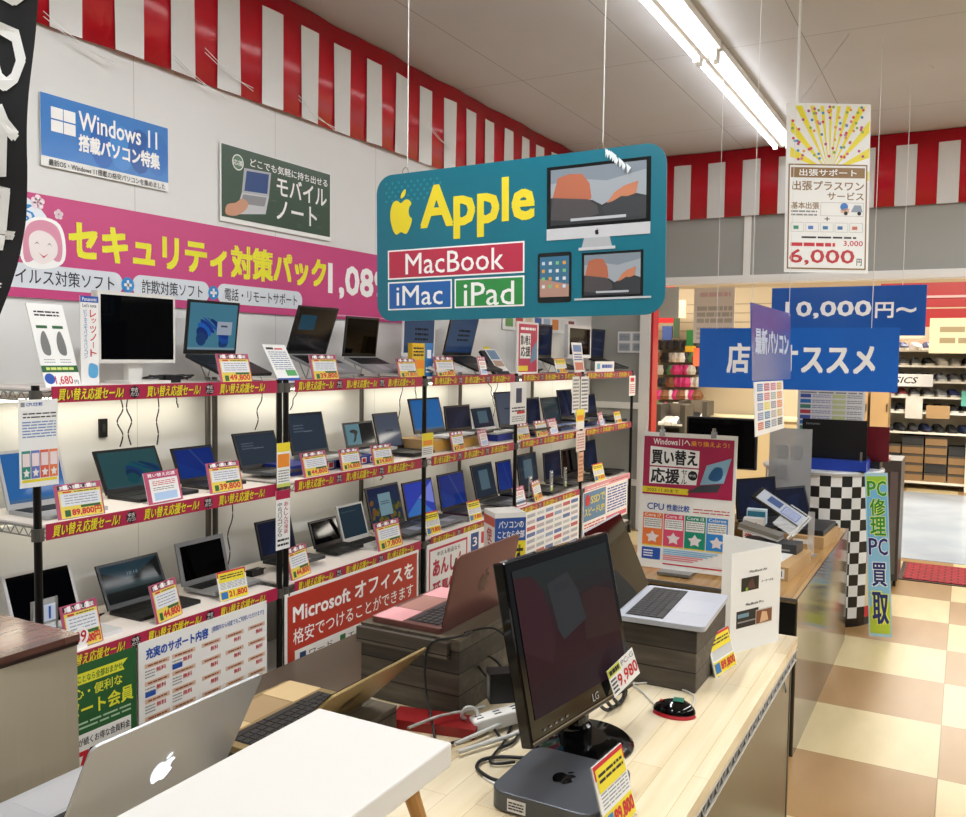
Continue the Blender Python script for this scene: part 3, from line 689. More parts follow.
# ------------------------------------------------------------------ signs
def sign(name, label, cat, M, W, Hh, base, ink, th=.004, group=None, back=None, rad=0):
    """thing with a panel and its printed face"""
    t = thing(name, label, cat, M, group)
    b = MB(W, Hh)
    if rad:
        b2 = MB(W, Hh); pts = []
        for cx, cz, a in ((W-rad, Hh-rad, 0), (rad, Hh-rad, 90), (rad, rad, 180), (W-rad, rad, 270)):
            for k in range(9): q = R(a+90*k/8); pts.append((cx+rad*math.cos(q), cz+rad*math.sin(q)))
        L = len(pts); b.add([(x, 0, z) for x, z in pts]+[(x, th, z) for x, z in pts], [tuple(range(L)), tuple(range(2*L-1, L-1, -1))]+[(i, L+i, L+(i+1) % L, (i+1) % L) for i in range(L)], base)
    else: b.box(0, W, 0, th, 0, Hh, base)
    b.build('panel', t)
    b = MB(W, Hh); ink(b); b.build('print', t)
    return t
def wallsign(name, label, cat, y0, y1, z0, z1, base, ink, X=WX+.012, **k):
    return sign(name, label, cat, fr((X, y0, z0), (0, 1, 0), (0, 0, 1)), y1-y0, z1-z0, base, ink, **k)
def hook_wire(p, top=3.515, label='thin hanging wire', group='hanging wires'):
    b = MB(); b.cyl(p, (p[0], p[1], top), .0022, mat('#D8D8D4', .4), 5)
    tag(b.build('hanging_wire'), label, 'wire', group)

# Apple sign
def yosemite(b, x0, z0, x1, z1, l=3):
    q = lambda pts: [(x0+(x1-x0)*a, z0+(z1-z0)*c) for a, c in pts]
    b.rect(x0, z0, x1, z1, mat('#9AA2AA', .4), l)
    b.poly(q([(0, .75), (.3, .8), (.6, .72), (1, .85), (1, 1), (0, 1)]), mat('#7C8792', .4), l+.3)
    b.poly(q([(0, 0), (1, 0), (1, .4), (.8, .5), (.7, .42), (.55, .3), (.45, .4), (0, .5)]), mat('#2C2F33', .4), l+.6)
    b.poly(q([(.02, .5), (.08, .85), (.2, .9), (.34, .88), (.42, .7), (.44, .45), (.4, .35), (.2, .42)]), mat('#B0664A', .4), l+.9)
    b.poly(q([(.02, .5), (.4, .42), (.5, .3), (.52, .15), (.3, .05), (0, .1)]), mat('#4A4648', .4), l+1.2)
    b.poly(q([(.6, .32), (.68, .5), (.78, .6), (.92, .66), (.9, .45), (.75, .38)]), mat('#C07A58', .4), l+.9)
    b.poly(q([(.55, .25), (.75, .42), (1, .38), (1, .05), (.6, .05)]), mat('#33363A', .4), l+1.2)
    b.rect(x0+(x1-x0)*.22, z0+(z1-z0)*.05, x0+(x1-x0)*.8, z0+(z1-z0)*.10, mat('#B8BCC2', .4), l+1.6)
TEAL = mat('#0F6C80', .3)
def ink_apple(b):
    for i in range(9):
        for j in range(5): b.disc(.04+.025*i+(.012 if j % 2 else 0), .94-.03*j, .006, mat('#1D8698', .3), 1, 8)
    b.apple(.048, .59, .15, .89, M_YEL, 2)
    b.text('Apple', .18, .54, .585, .89, M_YEL, 2, .05)
    for x0, x1, z0, z1, c, s in ((.045, .555, .285, .485, '#B8304A', 'MacBook'), (.045, .295, .075, .268, '#2360A8', 'iMac'), (.305, .555, .075, .268, '#2F8A44', 'iPad')):
        b.rect(x0, z0, x1, z1, M_WTXT, 1.5); b.rect(x0+.005, z0+.01, x1-.005, z1-.01, mat(c, .35), 2)
        m = .14 if s == 'MacBook' else .14; w_ = x1-x0
        b.text(s, x0+w_*m, z0+(.03 if s != 'iPad' else .012), x1-w_*m, z1-.03, M_WTXT, 3, .01)
    b.rect(.63, .475, .955, .925, mat('#101214', .2), 2); b.rect(.63, .475, .955, .545, mat('#C6C8CC', .3), 3); b.apple(.786, .49, .799, .53, M_BLACK, 4)
    yosemite(b, .643, .565, .942, .905, 3)
    b.poly([(.752, .475), (.832, .475), (.84, .415), (.744, .415)], mat('#AEB2B6', .3), 3); b.rect(.735, .40, .85, .418, mat('#C6C8CC', .3), 4)
    b.rrect(.60, .09, .712, .40, .01, mat('#15171A', .2), 2)
    b.rect(.608, .125, .704, .375, mat('#3C6E8C', .3), 3); b.poly([(.608, .125), (.704, .125), (.704, .2), (.608, .24)], mat('#B08A7C', .3), 3.5)
    for i in range(4):
        for j in range(4): b.rect(.615+.023*i, .18+.048*j, .625+.023*i, .20+.048*j, mat(('#D8DCE0', '#7CC07C', '#E0A040', '#C8D8E8')[(i+j) % 4], .4), 4)
    b.rect(.745, .11, .935, .385, mat('#141618', .2), 2); yosemite(b, .753, .125, .927, .37, 3); b.rect(.722, .098, .96, .11, mat('#C2C6CA', .3), 4)
    b.frame(.0, .0, 1, 1, .0, M_WTXT, 1)
TLp, BLp, BRp = PD(381, 177, 3.70), PD(383, 309, 3.70), PD(658, 315, 3.08)
Ma, Wa, Ha = quad(TLp, BLp, BRp)
t = sign('hanging_sign', 'teal hanging sign reading Apple with yellow apple logo and three coloured product boxes', 'sign', fr((-2.175, 3.03, 1.787), (1, .0, .0), (-.0, 0, 1)), 1.235, .60, TEAL, ink_apple, .006, rad=.075)
t.rotation_euler.y = R(-.8)
for xx in (.115, .80):
    b = MB(); b.tube([(xx*1.235+.014*math.cos(a), .003, .605+.018*math.sin(a)) for a in [k*math.pi/4 for k in range(9)]], .0015, M_STEEL, 5, 2); b.build('hook', t)
hook_wire((-2.033, 3.035, 2.415), label='left thin wire from the ceiling to the teal sign')
hook_wire((-1.187, 3.035, 2.425), label='right thin wire from the ceiling to the teal sign')
b = MB(); Ms = fr((-1.17, 3.024, 2.335), (1, 0, 0), (0, 0, 1)); b.T = Ms
for k in range(14): a = random.uniform(-.1, .9); r_ = .008+.014*random.random(); b.poly([(a*.1, .06-.08*a+r_*.4), (a*.1+r_, .05-.08*a), (a*.1+r_*.3, .03-.08*a)], mat('#E8F0F4', .1), k*.3)
tag(b.build('clear_tape'), 'crinkled clear tape at the upper right hook of the teal sign', 'tape')

# wall posters
def ink_win(b):
    b.rect(0, .14, 1, 1, mat('#2E78C4', .2), 1)
    for k, c in enumerate(('#1C62B4', '#3A86D0', '#1A58A4', '#2A70BE')): b.poly([(min(1, .45+.15*k+.1*math.cos(a)), .14+max(0, .02*k+.34*(1+math.sin(a)))) for a in [i*.52 for i in range(12)]], mat(c, .2), 1.5+k*.2)
    for i in (0, 1):
        for j in (0, 1): b.rect(.07+.09*i, .5+.18*j, .155+.09*i, .66+.18*j, M_WTXT, 3)
    b.text('Windows 11', .27, .62, .90, .88, M_WTXT, 3, .03)
    b.text('搭載パソコン特集', .27, .32, .92, .55, M_WTXT, 3, .06)
    b.text('最新OS・Windows 11搭載の格安パソコンを集めました', .05, .02, .97, .11, M_TXT, 3, .01)
wallsign('wall_poster', 'blue Windows 11 poster high on the white wall', 'poster', 2.244, 2.875, 2.38, 2.665, M_PAPER, ink_win)
def ink_mob(b):
    b.rect(0.01, .06, .99, .99, mat('#2F4A38', .3), 1)
    for i in range(22):
        x, z = random.random()*.94+.03, random.random()*.85+.1; b.rect(x, z, min(.99, x+.05), z+.01, mat('#44604C', .3), 1.5)
    b.disc(.14, .8, .04, M_PAPER, 2); b.disc(.14, .8, .034, mat('#5A7A60', .4), 2.5); b.text('応援', .1, .76, .18, .83, M_WTXT, 3)
    b.poly([(.17, .42), (.19, .75), (.42, .78), (.40, .45)], mat('#AEB2B6', .3), 2); b.poly([(.19, .45), (.21, .72), (.40, .75), (.385, .48)], mat('#15407C', .3), 3)
    b.poly([(.17, .42), (.40, .45), (.37, .2), (.12, .12)], mat('#C4C6CA', .3), 2.5); b.poly([(.18, .40), (.38, .43), (.36, .3), (.16, .27)], mat('#8A8C90', .3), 3)
    b.poly(smooth([(.04, .1), (.12, .1), (.2, .2), (.22, .3), (.17, .34), (.12, .27), (.05, .22)], 3), mat('#C89478', .5), 4)
    b.text('どこでも気軽に持ち出せる', .24, .79, .96, .9, M_WTXT, 3, .02); b.text('モバイル', .47, .5, .95, .76, M_WTXT, 3, .03); b.text('ノート', .47, .17, .85, .44, M_WTXT, 3, .03)
wallsign('wall_poster', 'dark green notebook poster on the white wall above the pink banner', 'poster', 3.195, 4.05, 2.295, 2.675, M_PAPER, ink_mob)
PKL, PKR = 1.95, 5.05; PL = PKR-PKL
def ink_pink(b):
    fx = lambda y: (y-PKL)/PL
    b.rect(0, .34, 1, 1, mat('#C4427C', .35), 1); b.rect(0, 0, 1, .34, mat('#C4427C', .35), 1)
    # white bubble with blue words
    b.poly(smooth([(0, .38), (0, .98), (fx(2.15), .97), (fx(2.26), .8), (fx(2.27), .6), (fx(2.2), .42)], 4), mat('#E4EAF2', .4), 2)
    b.text('守る', fx(2.02), .72, fx(2.21), .9, mat('#2A86C8', .4), 3, .02); b.text('安心', fx(2.02), .5, fx(2.17), .64, mat('#2A86C8', .4), 3, .02)
    # smiling lady icon
    c = (fx(2.245), .54)
    b.poly(smooth([(c[0]+dx/PL, c[1]+dz/.41) for dx, dz in ((-.085, -.09), (-.1, .0), (-.07, .075), (0, .1), (.075, .08), (.1, 0), (.085, -.075), (0, -.105))], 4), M_WTXT, 4)
    b.poly(smooth([(c[0]+dx/PL, c[1]+dz/.41) for dx, dz in ((-.075, -.085), (-.085, .0), (-.06, .065), (0, .088), (.062, .068), (.084, 0), (.07, -.07), (0, -.05))], 4), mat('#D890A8', .4), 5)
    b.poly(smooth([(c[0]+dx/PL, c[1]+dz/.41) for dx, dz in ((-.06, -.03), (-.058, .02), (-.02, .045), (.03, .035), (.06, .0), (.055, -.05), (0, -.085), (-.045, -.07))], 4), mat('#EDE3E2', .4), 6)
    for sx in (-.028, .026): b.poly([(c[0]+(sx+dx)/PL, c[1]+dz/.41) for dx, dz in ((-.012, -.012), (0, -.004), (.012, -.012), (0, 0))], M_TXT, 7)
    b.poly([(c[0]+dx/PL, c[1]+dz/.41) for dx, dz in ((-.022, -.042), (0, -.055), (.022, -.042), (0, -.062))], M_INKRED, 7)
    for dx, dz, r_ in ((-.02, .155, .028), (.07, .12, .02)):
        for k in range(5): a = R(90+72*k); b.disc(c[0]+(dx+r_*.6*math.cos(a))/PL, c[1]+(dz+r_*.6*math.sin(a))/.41, r_*.48, mat('#F0D8E2', .4), 4, 10)
    YL = mat('#E8E42A', .4)
    b.text('セキュリティ対策パック', fx(2.365), .42, fx(4.00), .80, YL, 3, .075)
    b.text('1,089', fx(4.03), .30, fx(4.60), .76, M_WTXT, 3, .06); b.text('円', fx(4.75), .32, fx(4.92), .52, M_WTXT, 3, .03)
    CP = mat('#D6DCE2', .4)
    for x0, x1, s in ((1.95, 2.62, 'ウイルス対策ソフト'), (2.67, 3.12, '詐欺対策ソフト'), (3.17, 3.80, '電話・リモートサポート')):
        b.rrect(fx(x0), .09, fx(x1), .325, .045, CP, 3); b.text(s, fx(max(x0+.05, 2.07)), .13, fx(x1-.045), .28, M_TXT, 4, .008)
    for x in (2.645, 3.145):
        b.disc(fx(x), .205, .034, mat('#2A86C8', .4), 5); b.rect(fx(x-.02), .19, fx(x+.02), .22, M_WTXT, 6); b.rect(fx(x-.006), .155, fx(x+.006), .255, M_WTXT, 6)
    b.rect(fx(4.0), .04, fx(4.7), .06, mat('#E0A0BC', .4), 4)
wallsign('wall_banner', 'long pink banner with yellow security pack lettering and a smiling lady drawing', 'banner', PKL, PKR, 1.855, 2.265, M_PINK, ink_pink)
wallsign('wall_posters_strip', 'colourful notice strip on the wall behind the far end of the top shelf', 'poster', 6.2, 7.7, 1.86, 2.0, M_PAPER, lambda b: [b.rect(.03+.12*k, .2, .12+.12*k, .85, mat(c, .4), 1) for k, c in enumerate(('#5A9A50', '#C83A30', '#D8C8A8', '#3060A8', '#A0B8D0', '#D8843A', '#E0E0DC', '#7A3028'))])
def ink_note(b):
    b.frame(0, 0, 1, 1, .004, M_GRYTXT, 1)
    for i in (0, 1):
        for j in (0, 1): b.rect(.06+.48*i, .1+.45*j, .46+.48*i, .45+.45*j, mat('#B8BEC6', .5), 1); b.lines(.1+.48*i, .15+.45*j, .42+.48*i, .4+.45*j, 4, mat('#6A7484', .5), 2, seed=i+2*j)
p0, p1 = PY(617, 353, BY-.01), PY(646, 331, BY-.01)
sign('wall_notice', 'white notice with four small drawings on the grey back wall', 'notice', fr(p0, (1, 0, 0), (0, 0, 1)), p1.x-p0.x, p1.z-p0.z, M_PAPER, ink_note, .003)

# posters below the lower shelf
def hung(y0, y1, z0, z1, label, base, ink, X=FX+.02): return wallsign('hanging_poster', label, 'poster', y0, y1, z0, z1, base, ink, X=X, group=None)
def ink_green(b):
    b.rect(0, 0, 1, 1, mat('#1F5A30', .35), 1); Y2 = mat('#DDE03A', .4)
    b.poly([(.05, .85), (.9, .85), (.88, .89), (.93, .935), (.05, .935)], Y2, 2); b.text('パソコンのことなら全部おまかせ', .34, .865, .88, .92, M_GREEN, 3, .02)
    b.text('安心・便利な', .42, .745, .88, .825, Y2, 2, .03); b.text('サポート会員', .33, .595, .97, .715, Y2, 2, .04)
    b.lines(.4, .50, .95, .57, 2, mat('#A8C8A8', .4), 2, .4, seed=3)
    b.rect(.03, .03, .95, .47, M_PAPER, 2); b.text('安心が続くお得な会員料金', .44, .38, .94, .44, M_TXT, 3, .02)
    b.text('750', .5, .14, .82, .34, M_INKRED, 3, .04); b.text('円', .85, .25, .94, .34, M_INKRED, 3, .03)
hung(1.72, 2.25, .05, .53, 'green membership poster with yellow lettering under the nearest rack', M_GREEN, ink_green)
def ink_sup(b):
    b.text('充実のサポート内容', .05, .86, .50, .94, M_INKBLUE, 1, .07); b.text('[期間内なら何度でもご利用いただけます!]', .53, .885, .97, .935, M_INKBLUE, 1, .01)
    for r_ in range(6):
        for c in range(5):
            x0 = .04+.19*c+(0 if c < 2 else .03); w_ = .17 if c < 2 else .15; z = .79-.135*r_
            b.rect(x0, z, x0+w_, z+.035, mat('#D8B8A0', .5), 1); b.lines(x0+.02, z+.008, x0+w_-.02, z+.028, 1, mat('#8A4A30', .5), 2, .6, seed=r_*5+c)
            b.text('無料', x0+w_*.45, z-.05, x0+w_*.85, z-.012, M_INKRED, 2, .02)
            if c < 2: b.lines(x0, z-.08, x0+w_*.4, z-.01, 3, M_GRYTXT, 2, .4, seed=c+r_); 
            if (r_+c) % 3 == 1 and c < 2: b.rect(x0, z-.085, x0+w_*.42, z-.045, M_INKBLUE, 3)
hung(2.262, 2.965, .02, .535, 'white support price chart with rows of red words beside the green poster', M_PAPER, ink_sup)
def ink_ms(b):
    b.rect(.015, .03, .985, .97, mat('#B5392B', .35), 1)
    b.text('Microsoft オフィスを', .05, .68, .95, .87, M_WTXT, 2, .045); b.text('格安でつけることができます', .05, .46, .95, .62, M_WTXT, 2, .01)
    b.rect(.06, .10, .64, .40, M_PAPER, 2); 
    for x, z, c, s in ((.09, .27, '#1C3F6E', 'ワード'), (.36, .27, '#1E6A3A', 'エクセル'), (.09, .13, '#B5392B', 'パワーポイント')):
        b.rect(x, z, x+.04, z+.09, mat(c, .4), 3); b.text(s, x+.06, z+.01, x+.06+.052*len(s), z+.08, M_TXT, 3, .012)
    b.lines(.72, .28, .93, .36, 1, M_WTXT, 2, .8, seed=8)
hung(3.085, 4.22, .06, .53, 'red Microsoft office poster with white lettering under the second bay', M_PAPER, ink_ms)
def ink_ext(b):
    b.frame(.02, .08, .42, .94, .014, mat('#C02848', .4), 1); b.text('中古＆新品なら', .1, .82, .34, .88, M_TXT, 1, .015)
    b.text('あんしん', .06, .58, .38, .78, mat('#B02040', .4), 2, .07); b.text('延長保証', .06, .3, .38, .5, mat('#B02040', .4), 2, .07); b.lines(.08, .12, .36, .24, 2, M_INKRED, 2, seed=4)
    b.rect(.46, .72, .55, .96, mat('#1F4A8A', .4), 1); b.text('3', .48, .78, .53, .9, M_WTXT, 2, .03)
    b.rect(.58, .78, .98, .94, mat('#C02848', .4), 1); b.text('保証', .7, .81, .86, .91, M_WTXT, 2, .02); b.lines(.46, .1, .97, .68, 8, M_GRYTXT, 2, .35, seed=5)
hung(4.31, 5.44, .06, .535, 'white extended warranty poster with crimson frame beside the red poster', M_PAPER, ink_ext)
def ink_tab(b):
    b.rect(0, 0, .06, 1, mat('#D8A0A0', .4), 1)
    for r_ in range(9):
        for c in range(6):
            x0 = .09+.15*c; z = .9-.1*r_; cc = ('#B8C0C8', '#D8DCE0', '#8FA8D0', '#C8C0C8')[(r_*3+c) % 4]
            if (r_+c*2) % 7 == 3: cc = '#3060B0'
            if (r_*2+c) % 9 == 4: cc = '#C84048'
            b.rect(x0, z, x0+.13, z+.06, mat(cc, .5), 1); b.lines(x0+.01, z+.01, x0+.12, z+.05, 2, M_GRYTXT, 2, .4, seed=r_*7+c)
hung(5.55, 6.62, .06, .53, 'white service price table poster under the fourth bay', M_PAPER, ink_tab)
def ink_ssd(b):
    b.rect(0.01, .25, .48, .98, mat('#4E7EA6', .4), 1); b.text('SSDで', .16, .66, .46, .86, M_YEL, 2, .03); b.text('スピードUP!', .03, .38, .45, .58, M_YEL, 2, .03); b.disc(.09, .78, .05, M_INKRED, 3)
    b.lines(.03, .05, .45, .2, 2, M_INKRED, 1, seed=3); b.lines(.52, .25, .97, .93, 9, M_INKBLUE, 1, .5, seed=3); b.rect(.5, .05, .98, .17, mat('#D06078', .4), 1)
hung(6.70, 7.78, .2, .53, 'blue and white poster about faster storage under the farthest bay', M_PAPER, ink_ssd)

# sheets tied to the posts
def postsheet(px0, py0, px1, py1, X, label, ink, base=M_PAPER, name='post_leaflet'):
    a = PX(px0, py1, X); c = PX(px1, py1, X); h = (PX((px0+px1)/2, py0, X)-PX((px0+px1)/2, py1, X)).z
    return sign(name, label, 'leaflet', fr((X, a.y, a.z), (0, 1, 0), (0, 0, 1)), c.y-a.y, h, base, ink, .0015, 'leaflets tied to the rack posts')
PXX = FX+.024
def ink_cpu(b):
    b.rect(.05, .92, .15, .97, M_GRYTXT, 1); b.text('CPU比較', .18, .925, .6, .97, M_INKBLUE, 1, .02); b.lines(.1, .78, .95, .86, 2, M_TXT, 1, .35, seed=3)
    b.lines(.08, .56, .94, .76, 6, mat('#6A8ABF', .5), 1, .4, seed=6)
    for k, c in enumerate(('#2E8A78', '#6A74B8', '#D8604A', '#E07A4A')):
        x = .05+.235*k; b.rect(x, .1, x+.22, .42, mat(c, .4), 1); b.rect(x+.02, .24, x+.2, .39, mat('#E8D8D8', .5), 2)
        b.poly([(x+.11+.09*math.cos(R(90+36*i))*(1 if i % 2 == 0 else .5), .165+.055*math.sin(R(90+36*i))*(1 if i % 2 == 0 else .5)) for i in range(10)], M_PAPER, 3)
    b.rect(.05, .06, .95, .09, M_YEL, 1)
postsheet(20, 402, 59, 489, PXX, 'white processor chart with four coloured stars on the nearest rack post', ink_cpu)
postsheet(277, 444, 290, 488, PXX+.004, 'yellow and orange leaflet on the double rack posts', lambda b: (b.rect(0, .8, 1, 1, M_YEL, 1), b.rect(.05, .45, .95, .75, M_ORANGE, 1), b.lines(.1, .1, .9, .4, 5, M_GRYTXT, 1, seed=1), b.rect(0, 0, 1, .08, mat('#C8D060', .5), 1)))
postsheet(276, 492, 290, 551, PXX+.004, 'white vertical leaflet with a crimson top on the double rack posts', lambda b: (b.rect(0, .85, 1, 1, M_STRIP, 1), b.vtext('中古パソコンなら', .12, .22, .42, .8, M_TXT, 1), b.vtext('あんしんの保証', .56, .26, .86, .8, mat('#B02040', .4), 1), b.lines(.1, .04, .9, .2, 2, M_TXT, 1, seed=2)))
postsheet(422, 434, 433, 458, PXX+.004, 'small yellow leaflet on the third rack post', lambda b: (b.rect(0, .45, 1, 1, M_YEL, 1), b.rect(.1, .5, .9, .7, M_ORANGE, 2), b.lines(.1, .1, .9, .4, 4, M_GRYTXT, 1)))
postsheet(510, 383, 526, 425, PXX+.004, 'white leaflet with a phone picture on the fourth rack post', lambda b: (b.rect(.34, .5, .7, .85, mat('#1C3258', .3), 1), b.lines(.1, .28, .9, .42, 2, M_TXT, 1, seed=1), b.rect(.4, .24, .9, .3, M_INKRED, 2), b.lines(.1, .05, .9, .2, 3, M_GRYTXT, 1)))
postsheet(572, 377, 579, 413, PXX+.004, 'narrow white strip leaflet, left of two on the fifth rack post', lambda b: b.lines(.1, .05, .9, .95, 9, M_GRYTXT, 1, .5, seed=1))
postsheet(580.5, 377, 588, 413, PXX+.004, 'narrow white strip leaflet, right of two on the fifth rack post', lambda b: b.lines(.1, .05, .9, .95, 9, mat('#5A6478', .5), 1, .5, seed=2))
postsheet(576, 410, 584, 430, PXX+.007, 'small yellow-topped leaflet on the fifth rack post', lambda b: (b.rect(0, .4, 1, 1, M_YEL, 1), b.rect(.1, .45, .9, .7, M_ORANGE, 2)))
postsheet(576, 432, 585, 452, PXX+.007, 'small pinkish leaflet on the fifth rack post', lambda b: b.lines(.1, .1, .9, .9, 6, mat('#B08078', .5), 1, .5), mat('#E0CFC8', .5))
postsheet(578, 453, 583, 482, PXX+.004, 'narrow orange strip on the fifth rack post beside the lower shelf', lambda b: b.lines(.1, .1, .9, .9, 6, mat('#A86A48', .5), 1, .5), mat('#D8A888', .5))
postsheet(629, 376, 635, 396, PXX+.004, 'small pink-white strip on the farthest rack post', lambda b: (b.rect(.2, .7, .8, .9, M_INKRED, 1), b.lines(.1, .1, .9, .6, 5, M_INKRED, 1, .4)))

# items on the top shelf
z0 = TZ[0]+.0045
def monitor_on_shelf(px0, px1, pyt, pyb, X, label, bz, body, scr='off', lean=0):
    y0, y1 = solveY(px0, X, 1.65), solveY(px1, X, 1.65); zt = PX(px0, pyt, X).z; zb = PX(px0, pyb, X).z
    t = thing('monitor', label, 'monitor', fr((X, (y0+y1)/2, z0), (0, 1, 0), (0, 0, 1)), 'monitors')
    w = y1-y0; mb_ = mat(body, .4)
    b = MB(); b.rbox(-w/2, w/2, 0, .04, zb-z0, zt-z0, .006, mb_, 3); b.build('case', t)
    b = MB(w-2*bz, zt-zb-2*bz); b.T = Matrix.Translation((-w/2+bz, 0, zb-z0+bz)); ink_screen(b, scr); b.build('screen', t)
    b = MB(); b.box(-.035, .035, .02, .05, .01, zb-z0+.05, mb_); b.build('neck', t)
    b = MB(); b.rbox(-w*.27, w*.27, -.08, .09, 0, .012, .02, mb_); b.build('foot', t)
    return t
monitor_on_shelf(98, 176, 290, 363, -2.97, 'wide silver-white monitor with a black screen at the near end of the top shelf', .014, '#D8D6D0')
monitor_on_shelf(568, 591, 324, 358, -2.95, 'small white monitor with a black screen near the far end of the top shelf', .03, '#DEDEDC')
b = MB(.10, .30)
def ink_pana(b):
    b.rect(0, .93, 1, 1, M_INKBLUE, 1); b.text('Panasonic', .1, .945, .9, .985, M_WTXT, 2); b.text("Let's note", .12, .875, .88, .915, M_TXT, 1)
    b.vtext('レッツノート', .52, .32, .86, .85, M_INKRED, 1, .03); b.vtext('ビジネスモバイルパソコン', .18, .3, .36, .85, mat('#3A78B8', .5), 1, .01)
    b.poly(smooth([(.4, .12), (.45, .24), (.75, .24), (.95, .2), (.9, .1), (.6, .08)], 3), mat('#5AA0CC', .4), 1)
a = PX(81, 363, -2.9); c = PX(99, 363, -2.9)
sign('standing_card', 'tall narrow white card with red vertical lettering left of the white monitor', 'card', fr((-2.9, a.y, z0), (0, 1, 0), (0, 0, 1)), c.y-a.y, .335, M_PAPER, ink_pana, .003)
def ink_1680(b):
    b.lines(.15, .84, .85, .92, 2, M_TXT, 1, .5, seed=1)
    for x in (.12, .56): b.rect(x, .7, x+.3, .735, M_GREEN, 1); b.poly(smooth([(x+.05, .4), (x+.02, .52), (x+.1, .64), (x+.2, .66), (x+.26, .5), (x+.22, .38)], 3), mat('#6E6E6C', .5), 1); b.lines(x, .28, x+.3, .34, 2, M_GRYTXT, 1, .3)
    b.rect(0, .175, 1, .255, M_GREEN, 1); b.lines(.12, .2, .88, .235, 1, mat('#C8D870', .5), 2, .9, seed=3)
    b.disc(.16, .1, .02, M_INKBLUE, 1); b.text('1,680', .3, .02, .78, .13, M_INKRED, 1, .02); b.text('円', .82, .03, .93, .08, M_TXT, 1)
p = Vector((-2.82, solveY(46, -2.82, z0), z0)); q = Vector((-2.82, solveY(82, -2.82, z0), z0))
Mx = fr(p, q-p, (-.32, -.22, .9)); sign('standing_card', 'large white card with a green band and price 1,680 leaning on the top shelf', 'card', Mx, (q-p).length, .315, M_PAPER, ink_1680, .004)
def ink_leaf(b):
    b.rect(.08, .86, .4, .92, M_TXT, 1); b.rect(.45, .86, .8, .9, M_INKRED, 1); b.lines(.1, .3, .9, .82, 9, mat('#7A88A4', .5), 1, .4, seed=3); b.rect(.5, .14, .95, .3, mat('#4FA05A', .5), 1); b.rect(0, 0, 1, .08, M_INKBLUE, 1)
p = Vector((-2.80, solveY(279, -2.80, z0), z0)); q = Vector((-2.80, solveY(301, -2.80, z0), z0))
sign('standing_card', 'white leaflet with a blue foot leaning back between two laptops on the top shelf', 'card', fr(p, q-p, (-.55, -.35, .9)), (q-p).length, .20, M_PAPER, ink_leaf, .003)
for px0, px1, yt, cc, lb in ((412, 425, 343, '#E0B828', 'yellow and orange box of software on the top shelf'), (425, 433, 343, '#2E7EC4', 'light blue software box on the top shelf')):
    X = -2.86; ya, yb = solveY(px0, X, z0), solveY(px1, X, z0); h = PX(px0, yt, X).z-z0
    carton(fr((X, ya, z0), (0, 1, 0), (0, 0, 1)), yb-ya-.004, .03, h, mat(cc, .4), lb, 'software boxes', (lambda b: (b.rect(.05, .25, .95, .5, M_ORANGE, 1), b.lines(.1, .6, .9, .9, 3, M_TXT, 1, .5))) if cc == '#E0B828' else (lambda b: (b.rect(.25, .55, .75, .8, M_WTXT, 1), b.lines(.1, .1, .9, .3, 2, M_WTXT, 1, .5))), 'software_box')
b = MB(.16, .2); b.T = fr((-2.84, solveY(496, -2.84, z0), z0), (0, 1, 0), (-.6, .2, .8)); b.box(0, .22, 0, .02, 0, .21, mat('#15192A', .4)); b.T = b.T @ Matrix.Translation((.06, -.002, .03)); b.rect(0, 0, 1, .95, M_PAPER, 1); b.rect(.08, .5, .92, .9, mat('#6E8AA8', .4), 2); b.rect(.08, .2, .92, .45, mat('#B89A88', .4), 2); b.rect(0, .95, .6, 1.05, M_YEL, 2)
tag(b.build('magazine'), 'magazine propped on a dark slanted case on the top shelf', 'magazine')
def ink_pinkposter(b):
    b.rect(.06, .04, .94, .96, mat('#B82050', .35), 1); b.rect(.12, .3, .62, .78, M_WTXT, 2); b.text('買い替え', .15, .56, .6, .74, M_TXT, 3, .04); b.text('応援', .15, .34, .6, .53, M_TXT, 3, .04)
    b.lines(.15, .84, .85, .9, 1, M_WTXT, 2, .8); b.rect(.06, .06, .5, .16, M_YEL, 2); b.poly([(.6, .2), (.7, .5), (.93, .65), (.93, .3)], mat('#5A86A8', .3), 3)
a = PX(517, 361, -2.85); c = PX(538, 361, -2.85)
sign('framed_poster', 'small framed pink sale poster standing on the top shelf', 'poster', fr((-2.85, a.y, z0), (0, 1, 0), (0, 0, 1)), c.y-a.y, PX(538, 323, -2.85).z-z0, M_WHITE, ink_pinkposter, .012)
a = PX(575, 371, -2.775); c = PX(585, 371, -2.775)
sign('standing_card', 'tall narrow blue and white card before the small white monitor', 'card', fr((-2.775, a.y, z0), (0, 1, 0), (-.15, 0, 1)), c.y-a.y, .25, M_PAPER, lambda b: (b.rect(.1, .7, .9, .92, mat('#4A7AB8', .4), 1), b.lines(.1, .4, .9, .65, 3, M_INKBLUE, 1), b.rect(.1, .1, .9, .35, mat('#C86A50', .4), 1)), .003)
a = PX(595, 371, -2.78); c = PX(614, 371, -2.78)
sign('standing_card', 'wide white card at the far end of the top shelf', 'card', fr((-2.78, a.y, z0), (0, 1, 0), (0, 0, 1)), c.y-a.y, .095, M_PAPER, lambda b: (b.rect(.1, .3, .25, .8, mat('#60A8C0', .4), 1), b.lines(.35, .35, .9, .75, 1, M_INKBLUE, 1, .8)), .003)

